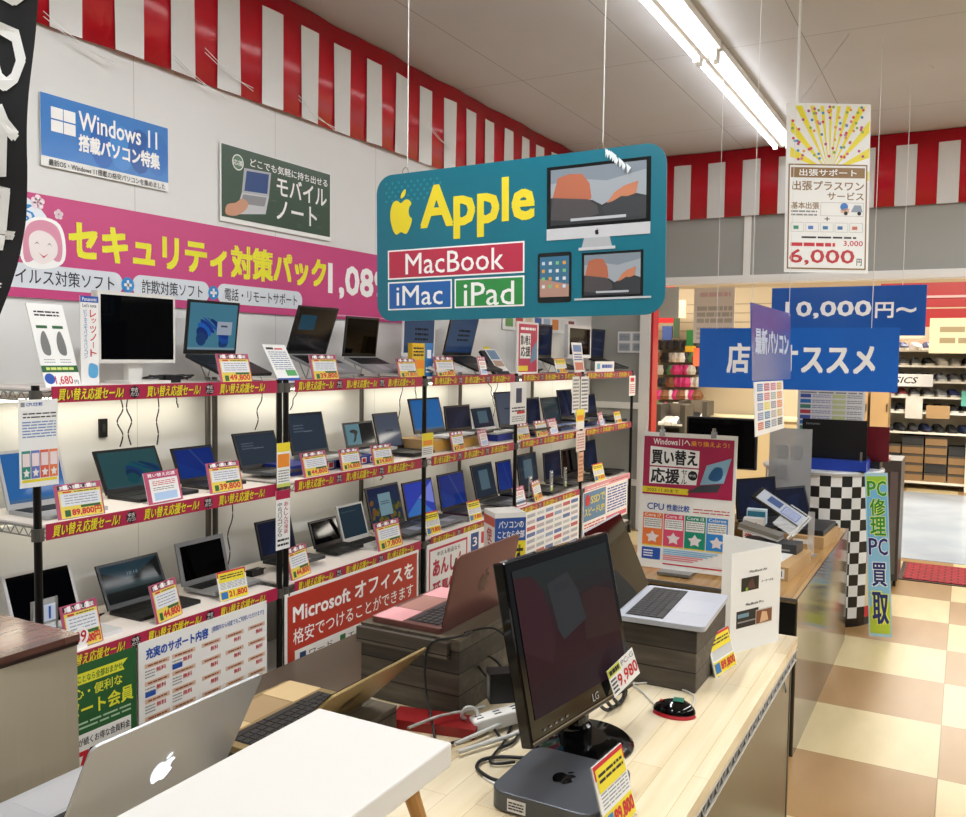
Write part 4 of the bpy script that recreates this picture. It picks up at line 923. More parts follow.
# cables on the racks
def cable(pts, label, r=.0035, m=M_RUBBER, group=None, name='cable', sm=6): 
    b = MB(); b.tube(pts, r, m, 6, sm); return tag(b.build(name, sm=True), label, 'cable', group)
def hangcable(px0, py0, px1, py1, label, sway=6, m=M_RUBBER):
    sway *= .35
    X = RX+.03; n = 4; P_ = [PX(px0+(px1-px0)*k/n+(sway if k % 2 else -sway)*(0 < k < n), py0+(py1-py0)*k/n, X) for k in range(n+1)]
    cable(P_, label, .003, m, 'cables hanging behind the racks')
for a in ((120, 397, 120, 447, 'black cable hanging under the top shelf, nearest on the wall', 8), (128, 397, 131, 445, 'second black cable under the top shelf behind the flower screen', -6), (158, 397, 157, 445, 'thin black cable above the right edge of the teal-wallpaper laptop', 3), (176, 397, 178, 408, 'short black plug cable under the top shelf', 1),
          (262, 390, 255, 430, 'black cable above the slate login laptop', 4), (232, 500, 227, 570, 'black cable hanging under the middle shelf behind the old silver laptop', 5), (298, 388, 290, 410, 'thin cable just right of the double rack posts', 2), (403, 380, 398, 420, 'pale cable above the slate-grey laptop', 2), (415, 380, 416, 400, 'pale cable behind the third rack post', 1),
          (497, 375, 492, 420, 'dark cable left of the fourth rack post', 5), (485, 375, 495, 400, 'dark crossing cable left of the fourth rack post', -4), (383, 468, 380, 480, 'looped black cable under the middle shelf over the autumn screen', 7)):
    hangcable(*a[:5], a[5])
b = MB(); p = PX(103, 428, WX+.004); b.box(-.02, .02, -.004, .008, -.04, .04, M_BLACK); b.box(-.008, .008, -.006, -.003, -.015, .015, M_DARKGREY)
tag(b.build('wall_socket', None, fr(p, (0, 1, 0), (0, 0, 1))), 'black wall socket plate on the white wall above the middle shelf', 'socket')
def coil(p, r_, n, label):
    b = MB(); rr = random.Random(3); P_ = [Vector(p)+Vector((rr.uniform(-.03, .03), r_*math.cos(k*1.1)*(1+.2*rr.random()), .012+.02*abs(math.sin(k*.9)))) for k in range(n)]
    b.tube(P_, .0035, M_RUBBER, 6, 4); b.box(*[c for c in ()] or (p[0]-.02, p[0]+.02, p[1]-.04, p[1]+.04, p[2], p[2]+.03), M_BLACK)
    tag(b.build('power_adapter', sm=False), label, 'power adapter', 'power adapters on the shelves')
coil((-2.95, solveY(170, -2.95, z0), z0), .1, 14, 'tangled black adapter between the white monitor and the flower-wallpaper laptop')
coil((-3.02, solveY(88, -3.02, .57), .5695), .05, 10, 'black adapter and cable between the white laptop and the mountain-lake laptop')
coil((-3.0, solveY(255, -3.0, .57), .5695), .04, 9, 'black adapter left of the double posts on the lower shelf')
coil((-3.0, solveY(535, -3.0, z0), z0), .08, 12, 'black cable bundle behind the pink poster on the top shelf')
t = thing('number_holder', 'clear holder with blue number cards 1 and 5 behind the nearest post', 'number holder', fr((-2.80, solveY(40, -2.8, .57)+.02, .5695), (0, 1, 0), (0, 0, 1)))
b = MB(); b.box(-.05, -.045, -.004, .004, 0, .21, M_STEEL); b.box(.045, .05, -.004, .004, 0, .21, M_STEEL); b.box(-.05, .05, -.02, .02, 0, .004, M_CLEAR); b.box(-.045, .045, 0, .004, 0, .21, M_CLEAR); b.build('holder', t)
for z, s in ((.13, '1'), (.05, '5')):
    b = MB(.045, .06); b.T = Matrix.Translation((-.005, -.003, z)); b.rect(0, 0, 1, 1, mat('#C8D4E8', .4), 1); b.text(s, .2, .15, .8, .85, M_INKBLUE, 2, .05, keep=True); b.build('number_card', t)

# ------------------------------------------------------------------ front display table
TT = .87; TX0, TX1, TY0, TY1 = -1.395, -.39, .15, 2.57
t = thing('display_table', 'maple-topped display table with striped wire edge and dark olive side boards, in front', 'table', rz((0, 0, 0)))
b = MB(); b.box(TX0, TX1, TY0, 1.52, TT-.028, TT, M_MAPLE); b.box(-1.22, TX1, 1.52, TY1, TT-.028, TT, M_MAPLE); b.build('tabletop', t)
b = MB()
for a, c in (((TX1-.004, TY0, TT-.035), (TX1-.004, TY1, TT-.035)), ((-1.22, TY1-.004, TT-.035), (TX1, TY1-.004, TT-.035)), ((TX0, TY0, TT-.035), (TX0, 1.52, TT-.035)), ((-1.22, 1.52, TT-.035), (-1.22, TY1, TT-.035))): wire_edge(b, a, c, mat('#C8C8C6', .3, .6))
b.build('wire_edge', t)
b = MB(); b.box(TX1-.012, TX1-.006, TY0, TY1-.03, TT-.07, TT-.028, M_BLACK); b.build('shadow_gap_board', t)
for k, (y0, y1) in enumerate(((TY0, 1.32), (1.33, TY1-.02))):
    b = MB(); b.box(TX1-.02, TX1-.014, y0, y1, .02, TT-.07, M_OLIVE); b.build('side_board', t)
b = MB(); b.box(-1.20, TX1-.03, TY1-.025, TY1-.015, .02, TT-.07, M_BLACKPANEL); b.build('end_board', t)
for x in (-1.18, TX1-.025):
    for y in (TY0+.02, TY1-.012):
        b = MB(); b.cyl((x, y, 0), (x, y, TT-.03), .0135, M_POST, 10); b.build('leg', t)
b = MB()
for y in (1.31, 2.40, 2.2):
    if y != 2.2: b.tube([(TX1-.012, y, TT-.066), (TX1-.002, y+.004, TT-.085), (TX1-.002, y+.02, TT-.11), (TX1-.012, y+.03, TT-.09)], .002, M_STEEL, 5)
b.build('hook', t)
# white riser
t = thing('display_riser', 'white slab riser on splayed wooden legs at the bottom of the picture', 'riser', rz((-.74, .78, TT)), None)
b = MB(); b.box(-.12, .12, -.33, .27, .197, .232, mat('#D6D4CF', .45)); b.build('slab', t, bevel=.003)
for sx in (-1, 1):
    for sy in (-1, 1):
        b = MB(); b.cyl((sx*.085, -.03+sy*.235, .2), (sx*.125, -.03+sy*.285, 0), .012, mat('#A9793F', .5), 10, .007); b.build('leg', t)

def macbook(M, w, L, tilt, label, body, metal, keyc, Ll=None, logo=None, screen='off', pads=None, th=.013, glow=False):
    Ll = Ll or L
    t = thing('laptop', label, 'laptop', M, 'laptops on the display table')
    mb_ = mat(body, .38, metal)
    b = MB(); b.rbox(-w/2, w/2, -L, 0, 0, th, .012, mb_); b.build('base', t, bevel=.0015)
    b = MB(); b.box(-w*.44, w*.44, -L*.52, -L*.09, th, th+.0003, mat('#1A1A1B' if keyc else '#8E8F92', .5)); keys(b, w, -L*.515, -L*.095, th+.0002, mat(keyc or '#222', .5), 14, 5, .0014, -w*.435, w*.435); b.build('keyboard', t)
    b = MB(); b.box(-w*.19, w*.19, -L*.93, -L*.56, th, th+.0004, mat(pads[0] if pads else body, .3, metal*.6)); b.build('touchpad', t)
    if pads:
        for x0, x1, k in ((-w*.49, -w*.2, 1), (w*.2, w*.49, 1)):
            b = MB(); b.box(x0, x1, -L*.96, -L*.55, th, th+.0006, mat(pads[1], .45)); b.build('palm_rest_sheet', t)
    B = Matrix.Translation((0, 0, th-.002)) @ Matrix.Rotation(R(-tilt), 4, 'X')
    b = MB(); b.T = B @ Matrix.Translation((0, 0, Ll/2)) @ Matrix.Rotation(R(90), 4, 'X') @ Matrix.Translation((0, 0, -.006)); b.rbox(-w/2, w/2, -Ll/2, Ll/2, 0, .005, .012, mb_); lid = b.build('lid', t, bevel=.001)
    b = MB(w-.004, Ll-.008); b.T = B @ Matrix.Translation((-w/2+.002, 0, .004)); b.y0 = -.0002; b.rect(0, 0, 1, 1, M_SCREENOFF, 1); b.W = w-.024; b.H = Ll-.03; b.T = B @ Matrix.Translation((-w/2+.012, 0, .02)); b.y0 = -.001; b.dl = .0002; ink_screen(b, screen); b.build('screen', lid)
    if logo:
        b = MB(.05, .058); b.T = B @ Matrix.Translation((.025, .0065, Ll*.5-.029)) @ Matrix.Rotation(R(180), 4, 'Z'); b.dl = .0004; b.apple(0, 0, 1, 1, logo, 1); b.build('logo', lid)
    return t
UM = (0, -1, 0)
macbook(fr((-1.16, .955, TT), UM, (0, 0, 1)), .34, .247, 27, 'silver laptop with a glowing white apple logo, seen from behind at bottom left', '#B4B5B7', .35, '#18181A', logo=mat('#F4F8FF', .4, 0, 1.3))
macbook(fr((-1.06, 1.29, .93), UM, (0, 0, 1)), .30, .205, 47, 'gold laptop leaning wide open on a low plank block', '#A08A5C', .6, '#1C1A18', logo=mat('#4A3C22', .3, .6), pads=('#B59A72', '#C9AE80'))
macbook(fr((-.985, 1.765, 1.04), UM, (0, 0, 1)), .30, .19, 12, 'rose gold laptop open on the tall dark plank block', '#7C524C', .65, '#2A2526', Ll=.17, logo=mat('#4A2520', .25, .7), pads=('#C08A7E', '#E0A0A2'))
macbook(fr((-.725, 2.13, 1.022), (-.06, 1, 0), (0, 0, 1)), .312, .212, 24, 'silver laptop with its black screen leaning back, on the plank block near the folded leaflet', '#B8BCC6', .3, '#2C2D30')

def plank_block(x0, x1, y0, y1, z1, label, rot=0):
    t = thing('plank_block', label, 'riser block', rz(((x0+x1)/2, (y0+y1)/2, TT), rot), 'plank-print riser blocks')
    w, d, h = (x1-x0)/2, (y1-y0)/2, z1-TT
    b = MB(); b.box(-w, w, -d, d, 0, h-.004, M_BARN); b.build('box', t, bevel=.003)
    b = MB(); b.box(-w, w, -d, d, h-.004, h, M_BARNTOP); b.build('top', t)
plank_block(-1.19, -.93, 1.60, 1.90, 1.04, 'tall dark weathered-plank riser block under the rose gold laptop')
b = MB(); b.T = rz((-1.08, 1.595, 1.0)); b.box(-.11, .13, -.012, 0, 0, .035, M_BARN); tag(b.build('plank_lath'), 'short plank lath along the front of the tall riser block', 'plank')
plank_block(-1.25, -1.0, 1.14, 1.47, .93, 'low weathered-plank riser block under the gold laptop')
plank_block(-.725, -.525, 2.0, 2.28, 1.02, 'weathered-plank riser block under the silver laptop beside the mouse')
b = MB(); b.box(-.10, .09, -.04, .03, 0, .02, mat('#8E1A1C', .35))
tag(b.build('red_box', None, rz((-.945, 1.545, TT), R(12))), 'flat red box among the cables before the tall riser block', 'box')

# LG monitor
A = PD(533, 750, 1.566); Bq = PD(634, 686, 1.89); T_ = PD(503, 563, 1.592)
Mm, mw, mh = quad(T_, A, Bq)
t = thing('monitor', 'glossy black monitor with a dark reddish screen, on a round stand behind the small computer', 'monitor', Mm, 'monitors')
b = MB(); b.rbox(0, mw, 0, .026, 0, mh, .004, M_GLOSSBLACK, 2); b.box(mw*.2, mw*.8, .03, .06, mh*.2, mh*.8, M_BLACK); b.build('case', t, bevel=.003)
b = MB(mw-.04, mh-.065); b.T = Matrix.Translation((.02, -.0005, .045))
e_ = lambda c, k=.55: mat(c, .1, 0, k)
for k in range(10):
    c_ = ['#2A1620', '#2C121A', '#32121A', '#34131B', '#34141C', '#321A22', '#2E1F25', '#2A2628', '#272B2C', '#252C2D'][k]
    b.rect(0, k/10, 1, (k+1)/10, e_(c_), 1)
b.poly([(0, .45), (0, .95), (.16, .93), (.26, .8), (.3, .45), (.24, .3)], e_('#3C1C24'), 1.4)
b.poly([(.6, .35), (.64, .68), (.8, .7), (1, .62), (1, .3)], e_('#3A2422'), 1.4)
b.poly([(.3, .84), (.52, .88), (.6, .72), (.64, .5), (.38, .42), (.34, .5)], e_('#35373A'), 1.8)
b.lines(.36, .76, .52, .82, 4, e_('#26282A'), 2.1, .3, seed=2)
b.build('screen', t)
b = MB(mw, .03); b.T = Matrix.Translation((0, -.001, .008)); b.rect(0, .0, 1, .12, mat('#8A8A8C', .2, .8), 1); b.text('LG', .56, .35, .62, .85, mat('#9A9A9C', .3), 1)
for k in range(5): b.rect(.1+.05*k, .4, .12+.05*k, .5, mat('#707074', .3), 1)
b.build('bezel_print', t)
Minv = Mm.inverted()
b = MB(); b.T = Minv; b.lathe([(0, TT+.016), (.05, TT+.016), (.098, TT+.010), (.105, TT+.004), (.105, TT), (0, TT)], M_GLOSSBLACK, 40, (-.655, 1.625)); b.build('stand_base', t, sm=False)
b = MB(); b.T = Minv; b.lathe([(.034, TT+.012), (.034, TT+.04), (.028, TT+.045), (.028, TT+.11), (0, TT+.11)], M_GLOSSBLACK, 20, (-.668, 1.62)); b.build('stand_neck', t)
cab = [(612, 668), (634, 647), (640, 673), (615, 698)]
a = PD(615, 698, 1.80); c = PD(640, 673, 1.86); T2 = PD(612, 668, 1.80)
Mq, qw, qh = quad(T2, a, c)
def ink_9980(b):
    b.rect(0, .7, .45, 1, mat('#C8CC40', .5), 1); b.lines(.05, .75, .42, .95, 1, M_TXT, 2, .8); b.text('PC-G', .5, .75, .95, .93, M_GRYTXT, 1, .03)
    b.lines(.03, .08, .22, .65, 4, M_TXT, 1, .5); b.text('9,980', .26, .12, .98, .6, M_INKRED, 1, .03)
sign('price_label', 'white price label reading 9,980 on the corner of the black monitor', 'price label', Mq, qw, qh, M_PAPER, ink_9980, .001)

# Mac mini
t = thing('small_computer', 'flat grey square computer with a black apple logo in front of the monitor', 'computer', rz((-.598, 1.40, TT)))
b = MB(); b.rbox(-.0985, .0985, -.0985, .0985, .002, .036, .03, mat('#55595F', .4, .55), 8); b.build('body', t, bevel=.002)
b = MB(.045, .05); b.T = Matrix.Translation((-.022, -.02, .0362)) @ Matrix.Rotation(R(-90), 4, 'X'); b.apple(0, 0, 1, 1, M_GLOSSBLACK, .6); b.build('logo', t)
b = MB(.035, .022); b.T = Matrix.Translation((-.06, -.0986, .006)); b.rect(0, 0, 1, 1, M_PAPER, 1); b.lines(.08, .15, .9, .85, 3, M_TXT, 2, .5); b.build('sticker', t)
def tablecard(a, c, h, price, label, lean=16, style=1):
    a = Vector(a); c = Vector(c); M = fr((a+c)/2, c-a, (0, 0, 1)); return price_card(M, (c-a).length, h, price, label, style, lean, 'price cards on the display table')
tablecard(PZ(609, 842, TT), PZ(637, 812, TT), .118, '99,800', 'yellow and white price card against the flat grey computer')
tablecard(PZ(716, 678, TT), PZ(737, 664, TT), .098, '89,800', 'yellow and white price card beside the plank block at the table edge')
# mouse
t = thing('computer_mouse', 'black and red computer mouse on the maple table', 'mouse', rz((-.528, 1.86, TT), R(190)))
def dome(b, m, rx, ry, h, z0, zc=0, n=18):
    vs = []; fs = []; K = 6
    for j in range(K+1):
        q = j/K*math.pi/2
        for i in range(n):
            a = 2*math.pi*i/n; k = math.cos(q); f_ = 1+.12*math.cos(a)
            vs.append((rx*f_*k*math.cos(a), ry*k*math.sin(a)*(1-.08*math.cos(2*a)), z0+h*math.sin(q)))
    for j in range(K):
        for i in range(n): fs.append((j*n+i, j*n+(i+1) % n, (j+1)*n+(i+1) % n, (j+1)*n+i))
    b.add(vs, fs, m)
b = MB(); dome(b, M_RED, .047, .029, .017, .001); b.build('red_side', t, sm=True)
b = MB(); dome(b, M_GLOSSBLACK, .0465, .0275, .026, .009); b.build('shell', t, sm=True)
b = MB(); b.cyl((.034, -.003, .0262), (.034, .003, .0262), .0045, M_RED, 12); b.build('wheel', t)
b = MB(); b.box(-.015, .008, -.012, .012, .0345, .0352, mat('#2A6A58', .4)); b.build('sticker', t)
P_ = [PZ(*q, TT+.004) for q in ((655, 705), (640, 690), (628, 683), (612, 676))]
cable([(-.575, 1.852, TT+.012)]+P_, 'thin pale mouse cable running behind the monitor', .0022, mat('#C8C6C0', .4))
P_ = [PZ(*q, TT+.004) for q in ((630, 684), (660, 683), (690, 693), (694, 702), (688, 708), (676, 708))]
cable(P_, 'thin pale cable curling round the front of the plank block to the mouse', .0022, mat('#C8C6C0', .4))
t = thing('low_bench', 'low dark brown bench with a steel rail between the maple table and the racks', 'bench', rz((0, 0, 0)))
b = MB(); b.box(-2.3, -1.75, 1.9, 4.2, .40, .43, gloss_panel('dark_brown_board', '#3A2A1C', '#4A3828', .3)); b.build('seat_board', t)
for y in (1.95, 4.12):
    b = MB(); b.box(-2.28, -1.77, y, y+.03, 0, .40, M_BLACKPANEL); b.build('leg', t)
b = MB(); b.tube([(-1.78, 1.95, .46), (-1.78, 2.4, .47), (-1.78, 3.2, .46)], .008, M_STEEL, 8); b.build('rail', t)
# cables & power strip behind monitor
t = thing('power_strip', 'white power strip tipped among the cables behind the monitor', 'power strip', rz(PZ(500, 728, TT), R(50)) @ Matrix.Rotation(R(-8), 4, 'Y'))
b = MB(); b.box(-.06, .06, -.018, .018, .006, .036, M_WHITE); b.build('body', t, bevel=.004)
for k in range(3):
    b = MB(); b.box(-.05+.04*k, -.035+.04*k, -.008, -.004, .036, .0365, M_BLACK); b.box(-.05+.04*k, -.035+.04*k, .004, .008, .036, .0365, M_BLACK); b.build('socket', t)
b = MB(); b.box(-.03, .03, -.022, .022, 0, .065, M_BLACK); b.box(-.0305, -.03, -.014, .014, .008, .055, mat('#8E8E88', .5))
tag(b.build('power_adapter', None, rz(PZ(497, 721, TT)+Vector((0, .02, .04)), R(40)), bevel=.003), 'black block adapter with a grey label plugged in behind the monitor', 'power adapter')
def tc(pts, label, r=.003, m=M_RUBBER, z=.006):
    cable([PZ(q[0], q[1], TT+(q[2] if len(q) > 2 else z)) for q in pts], label, r, m, 'cables on the display table')
tc([(447, 744), (470, 738), (492, 728), (500, 715), (520, 705), (526, 690)], 'black cable from the white riser toward the adapter')
tc([(527, 758), (500, 757), (482, 760), (477, 768), (490, 778), (505, 782)], 'black cable looping left of the flat grey computer', .0035)
tc([(515, 762), (490, 762), (505, 740), (515, 715), (520, 700, .03), (500, 690, .05), (478, 665, .09), (485, 655, .1), (500, 665, .08), (502, 680, .05)], 'black cable arching over the plank block side', .0028)
tc([(458, 752), (490, 742), (512, 735), (525, 728)], 'thick white cable running behind the monitor', .0045, mat('#D8D8D4', .4), .01)
tc([(455, 744), (480, 733), (505, 722), (525, 714)], 'second white cable running behind the monitor', .004, mat('#D8D8D4', .4), .016)
tc([(408, 728), (440, 716), (470, 710), (485, 706)], 'pale grey cable crossing the flat red box', .003, mat('#B8B8B4', .4), .035)
tc([(470, 722), (462, 716, .03), (466, 708, .05), (476, 710, .04), (480, 728, .01)], 'white looped plug cable by the power strip', .004, mat('#D8D8D4', .4))
tc([(500, 737), (492, 722), (510, 712), (522, 720), (515, 740), (500, 748)], 'black looped cable left of the monitor foot', .003)
cable([Vector((-.93, 1.66, 1.046)), Vector((-.93, 1.60, 1.05)), Vector((-.99, 1.583, 1.03)), Vector((-1.0, 1.575, .98)), Vector((-.985, 1.56, .92)), Vector((-.95, 1.52, .905)), Vector((-.90, 1.46, .876))], 'black charging cable hanging down the front of the tall plank block', .0026, group='cables on the display table')
cable([Vector((-.94, 1.64, 1.045)), Vector((-.90, 1.70, 1.046)), Vector((-.87, 1.74, 1.0)), Vector((-.83, 1.77, .93))], 'black cable draped over the right side of the tall plank block', .0026, group='cables on the display table')
for k in range(3):
    cable([PZ(600+7*k, 705-3*k, TT+.03), PZ(608+6*k, 710-3*k, TT+.006), PZ(622+2*k, 700-4*k, TT+.006), PZ(624, 690-3*k, TT+.03)], f'thick black cable loop under the monitor, {("lowest", "middle", "upper")[k]} of three', .004, group='cables on the display table')
b = MB(); b.box(-.02, .02, -.006, .006, 0, .004, M_WHITE); tag(b.build('paper_tag', None, rz(PZ(492, 782, TT), R(-20))), 'small white tag left of the flat grey computer', 'tag')
# folded leaflet
fl, frr = PZ(729, 655, TT), PZ(778, 641, TT); u = (frr-fl).normalized()
def ink_mba(b):
    b.text('MacBook Air', .36, .775, .72, .80, M_TXT, 1, .01); b.rect(.2, .6, .55, .735, mat('#1E2420', .3), 1); b.poly([(.3, .62), (.36, .7), (.42, .72), (.48, .62)], mat('#5A3A34', .4), 2); b.disc(.3, .62, .005, mat('#8CB83A', .4), 3)
    b.text('メーカー公式', .6, .655, .85, .68, M_TXT, 1); b.text('MacBook Pro', .3, .45, .66, .475, M_TXT, 1, .01)
    b.rect(.12, .24, .56, .41, mat('#1C2024', .3), 1); b.rect(.14, .34, .36, .38, mat('#6A90A4', .3), 2); b.rect(.14, .29, .5, .305, M_GRYTXT, 2)
    b.rect(.5, .235, .84, .385, mat('#C0B8B0', .3), 2); b.rect(.51, .245, .83, .375, mat('#7A4A34', .3), 3); b.poly([(.58, .25), (.62, .36), (.72, .35), (.76, .26)], mat('#D8B08A', .3), 4)
t = thing('folded_leaflet', 'folded white leaflet with two pictures standing at the far end of the table', 'leaflet', fr(fl, u, (0, 0, 1)))
fw = (frr-fl).length
b = MB(fw, .27); b.box(0, fw, 0, .0015, 0, .27, M_PAPER); b.build('front_sheet', t)
b = MB(fw, .27); ink_mba(b); b.build('print', t)
q_ = PZ(723, 534, TT+.27); w2 = (Vector((q_.x, q_.y, TT))-frr).length
b = MB(); b.T = fr(fl, u, (0, 0, 1)).inverted() @ fr((q_.x, q_.y, TT), frr-Vector((q_.x, q_.y, TT)), (0, 0, 1)); b.box(0, w2, 0, .0015, 0, .27, M_PAPER); b.build('back_sheet', t)

# column box with yellow front, standing between table and rack
a = PD(495, 515, 4.0); c = PD(526, 517, 4.05); a.z = c.z = 0
u = (c-a).normalized(); wC = (c-a).length
t = thing('column_sign', 'square column display box with blue and yellow front, behind the rose gold laptop', 'display box', fr(a, u, (0, 0, 1)))
hC = .935
b = MB(); b.box(0, wC, 0, wC, 0, hC, M_PAPER); b.build('box', t)
b = MB(wC, hC); b.rect(0, .5, 1, .86, M_YEL, 1); b.rect(0, .86, 1, .975, mat('#1F4E9A', .4), 1); b.text('パソコンの', .12, .925, .92, .96, M_WTXT, 2, .02); b.text('ことなら全部', .1, .875, .95, .912, M_WTXT, 2, .02)
b.text('くらす', .1, .72, .9, .84, M_TXT, 2, .04); b.rect(0, .0, 1, .5, mat('#D8D8D4', .5), 1); b.build('front_print', t)
b = MB(wC, hC); b.T = fr((0, wC, 0), (0, -1, 0), (0, 0, 1)); b.rect(0, .93, 1, .975, mat('#D05A48', .4), 1); b.vtext('使える買い', .3, .55, .75, .92, M_INKRED, 1, .03); b.build('side_print', t)

# left cabinet
t = thing('counter_cabinet', 'counter with a dark walnut top and taupe cloth side at the left edge', 'counter', rz((0, 0, 0)))
b = MB(); b.box(-2.6, -1.765, -.6, 1.30, .985, 1.0, M_WALNUT); b.build('worktop', t)
b = MB(); b.box(-2.6, -1.767, -.6, 1.298, .975, .985, mat('#2A1712', .4)); b.build('edge_band', t)
b = MB(); n = 60; vs = []; 
for i in range(n+1):
    y = -.6+1.899*i/n
    for j in range(9):
        z = .0+.975*j/8; d = (1-z/.975); vs.append((-1.768+.008*d*math.sin(y*26+z*3.5)+.006*math.sin(y*9+z*6), y, z))
b.add(vs, [(i*9+j, (i+1)*9+j, (i+1)*9+j+1, i*9+j+1) for i in range(n) for j in range(8)], M_CURTAIN)
b.box(-2.58, -1.785, -.58, 1.297, 0, .975, M_CURTAIN); b.build('cloth_side', t, sm=False)
t = thing('acrylic_card_stand', 'white card with red letters standing on the walnut counter, at the left edge', 'card', rz((-2.11, 1.245, 1.0), R(40)))
b = MB(.12, .14); b.box(-.06, .06, 0, .004, 0, .14, M_PAPER); b.box(-.06, .06, -.03, .04, 0, .05, M_WHITE); b.build('card', t)
b = MB(.12, .14); b.T = Matrix.Translation((-.06, 0, 0)); b.vtext('セール', .65, .45, .95, .95, M_INKRED, 1, .03); b.build('print', t)

# black cloth banner at upper left
def flagx(z): return 0
t = thing('cloth_banner', 'black cloth banner with white lettering hanging at the upper left edge', 'banner', rz((0, 0, 0)))
fd = 1.9
def fpt(u_, v_):    # v_ 0 bottom..1 top in world, u_ across
    px = -62+u_*(102-8*(1-v_)-0*v_); 
    edge = [(0, -28), (.12, -12), (.25, 4), (.45, 14), (.7, 26), (1, 38)]
    z = v_
    return z
FL = PD(-60, 120, fd); FRt = PD(38, 0, fd)
fu = Vector((.876, .482, 0)); f0 = PD(38, 0, fd)
ys_ = [(-90, 41), (0, 38), (90, 33), (170, 30), (220, 25), (260, 17), (292, 8), (330, -6), (400, -30)]
def edge_at(py):
    for (a0, x0), (a1, x1) in zip(ys_, ys_[1:]):
        if a0 <= py <= a1: return x0+(x1-x0)*(py-a0)/(a1-a0)
    return ys_[-1][1]
NZ, NU = 40, 12
grid = []
zt_ = PD(38, -90, fd).z; zb_ = PD(-6, 400, fd).z
fwid = .24
def cloth(uu, z):     # uu in metres left of edge, z world
    v = (zt_-z)/(zt_-zb_); py = -90+490*v; e = PD(edge_at(py), py, fd)
    p = Vector((e.x, e.y, z))-fu*uu
    n_ = Vector((-.48, .876, 0)); return p+n_*(.012*math.sin(uu*30+z*5)+.008*math.sin(z*14))
b = MB(); vs = []
for i in range(NZ+1):
    z = zt_+(zb_-zt_)*i/NZ
    for j in range(NU+1): vs.append(cloth(fwid*j/NU, z))
b.add(vs, [(i*(NU+1)+j, (i+1)*(NU+1)+j, (i+1)*(NU+1)+j+1, i*(NU+1)+j+1) for i in range(NZ) for j in range(NU)], mat('#0F0F13', .75)); b.build('cloth', t, sm=True)
b = MB()
def flagtext(ch, py0, py1, x0=.015, x1=.2, bold=.02):
    v, f, asp = text_geo(ch, 0)
    za = PD(10, py1, fd).z; zb2 = PD(10, py0, fd).z
    for kk, (dx, dz) in enumerate(((0, 0), (.007, 0), (0, .007), (.007, .007))):
        b.add([cloth(x0+(x1-x0)*a+dx, za+(zb2-za)*c_+dz)+Vector((.48, -.876, 0))*(.0025+.0003*kk) for a, c_ in v], f, M_WTXT)
flagtext('の', 18, 100); flagtext('価', 108, 178); flagtext('段', 186, 252); flagtext('の', -60, 10); flagtext('へ', 268, 300)
b.build('lettering', t)

# ------------------------------------------------------------------ black and oak counter
CT = .665
t = thing('display_counter', 'oak-topped counter with glossy dark brown side and black end, behind the folded leaflet', 'counter', rz((0, 0, 0)))
b = MB(); b.box(-1.36, -.58, 3.76, 5.52, CT-.02, CT, M_OAK); b.build('worktop', t)
b = MB(); b.box(-.58, -.574, 3.755, 5.525, 0, CT+.002, gloss_panel('dark_brown_gloss_board', '#4A4032', '#5A4F3E', .12)); b.build('side_board', t)
b = MB(); b.box(-1.36, -.58, 3.755, 5.52, 0, CT-.02, M_BLACKPANEL); b.build('end_board', t)
b = MB(); b.box(-1.36, -.574, 3.752, 3.758, CT-.012, CT+.002, mat('#6E6A62', .4, .5)); b.build('edge_trim', t)
# processor and sale sign
def ink_buy(b):
    b.rect(.03, .05, .97, .95, mat('#A81E4C', .35), 1); b.text('Windows11へ', .13, .83, .52, .92, M_WTXT, 2, .03); b.text('乗り換えよう!', .53, .83, .92, .91, mat('#F0A030', .5), 2, .03)
    b.poly([(.1, .5), (.1, .8), (.62, .76), (.62, .5)], M_WTXT, 2); b.text('買い替え', .12, .53, .6, .75, M_TXT, 3, .05)
    b.poly([(.1, .22), (.1, .48), (.62, .48), (.6, .24)], M_WTXT, 2); b.text('応援', .12, .24, .42, .46, M_TXT, 3, .05); b.vtext('セール', .44, .24, .5, .47, M_TXT, 3, .03); b.disc(.56, .38, .022, M_BLACK, 3); b.text('中古', .525, .36, .595, .4, M_WTXT, 4)
    b.rect(.03, .08, .52, .17, M_YEL, 2); b.text('2023.11.30まで', .08, .1, .42, .15, M_TXT, 3, .01)
    b.poly([(.5, .12), (.82, .16), (.86, .28), (.64, .24)], mat('#3C4048', .3), 4); b.poly([(.64, .25), (.88, .30), (.95, .68), (.70, .55)], mat('#8AB4CC', .3), 4); b.poly(smooth([(.72, .36), (.78, .52), (.86, .52), (.86, .38), (.8, .32)], 3), mat('#2A5C8C', .3), 5)
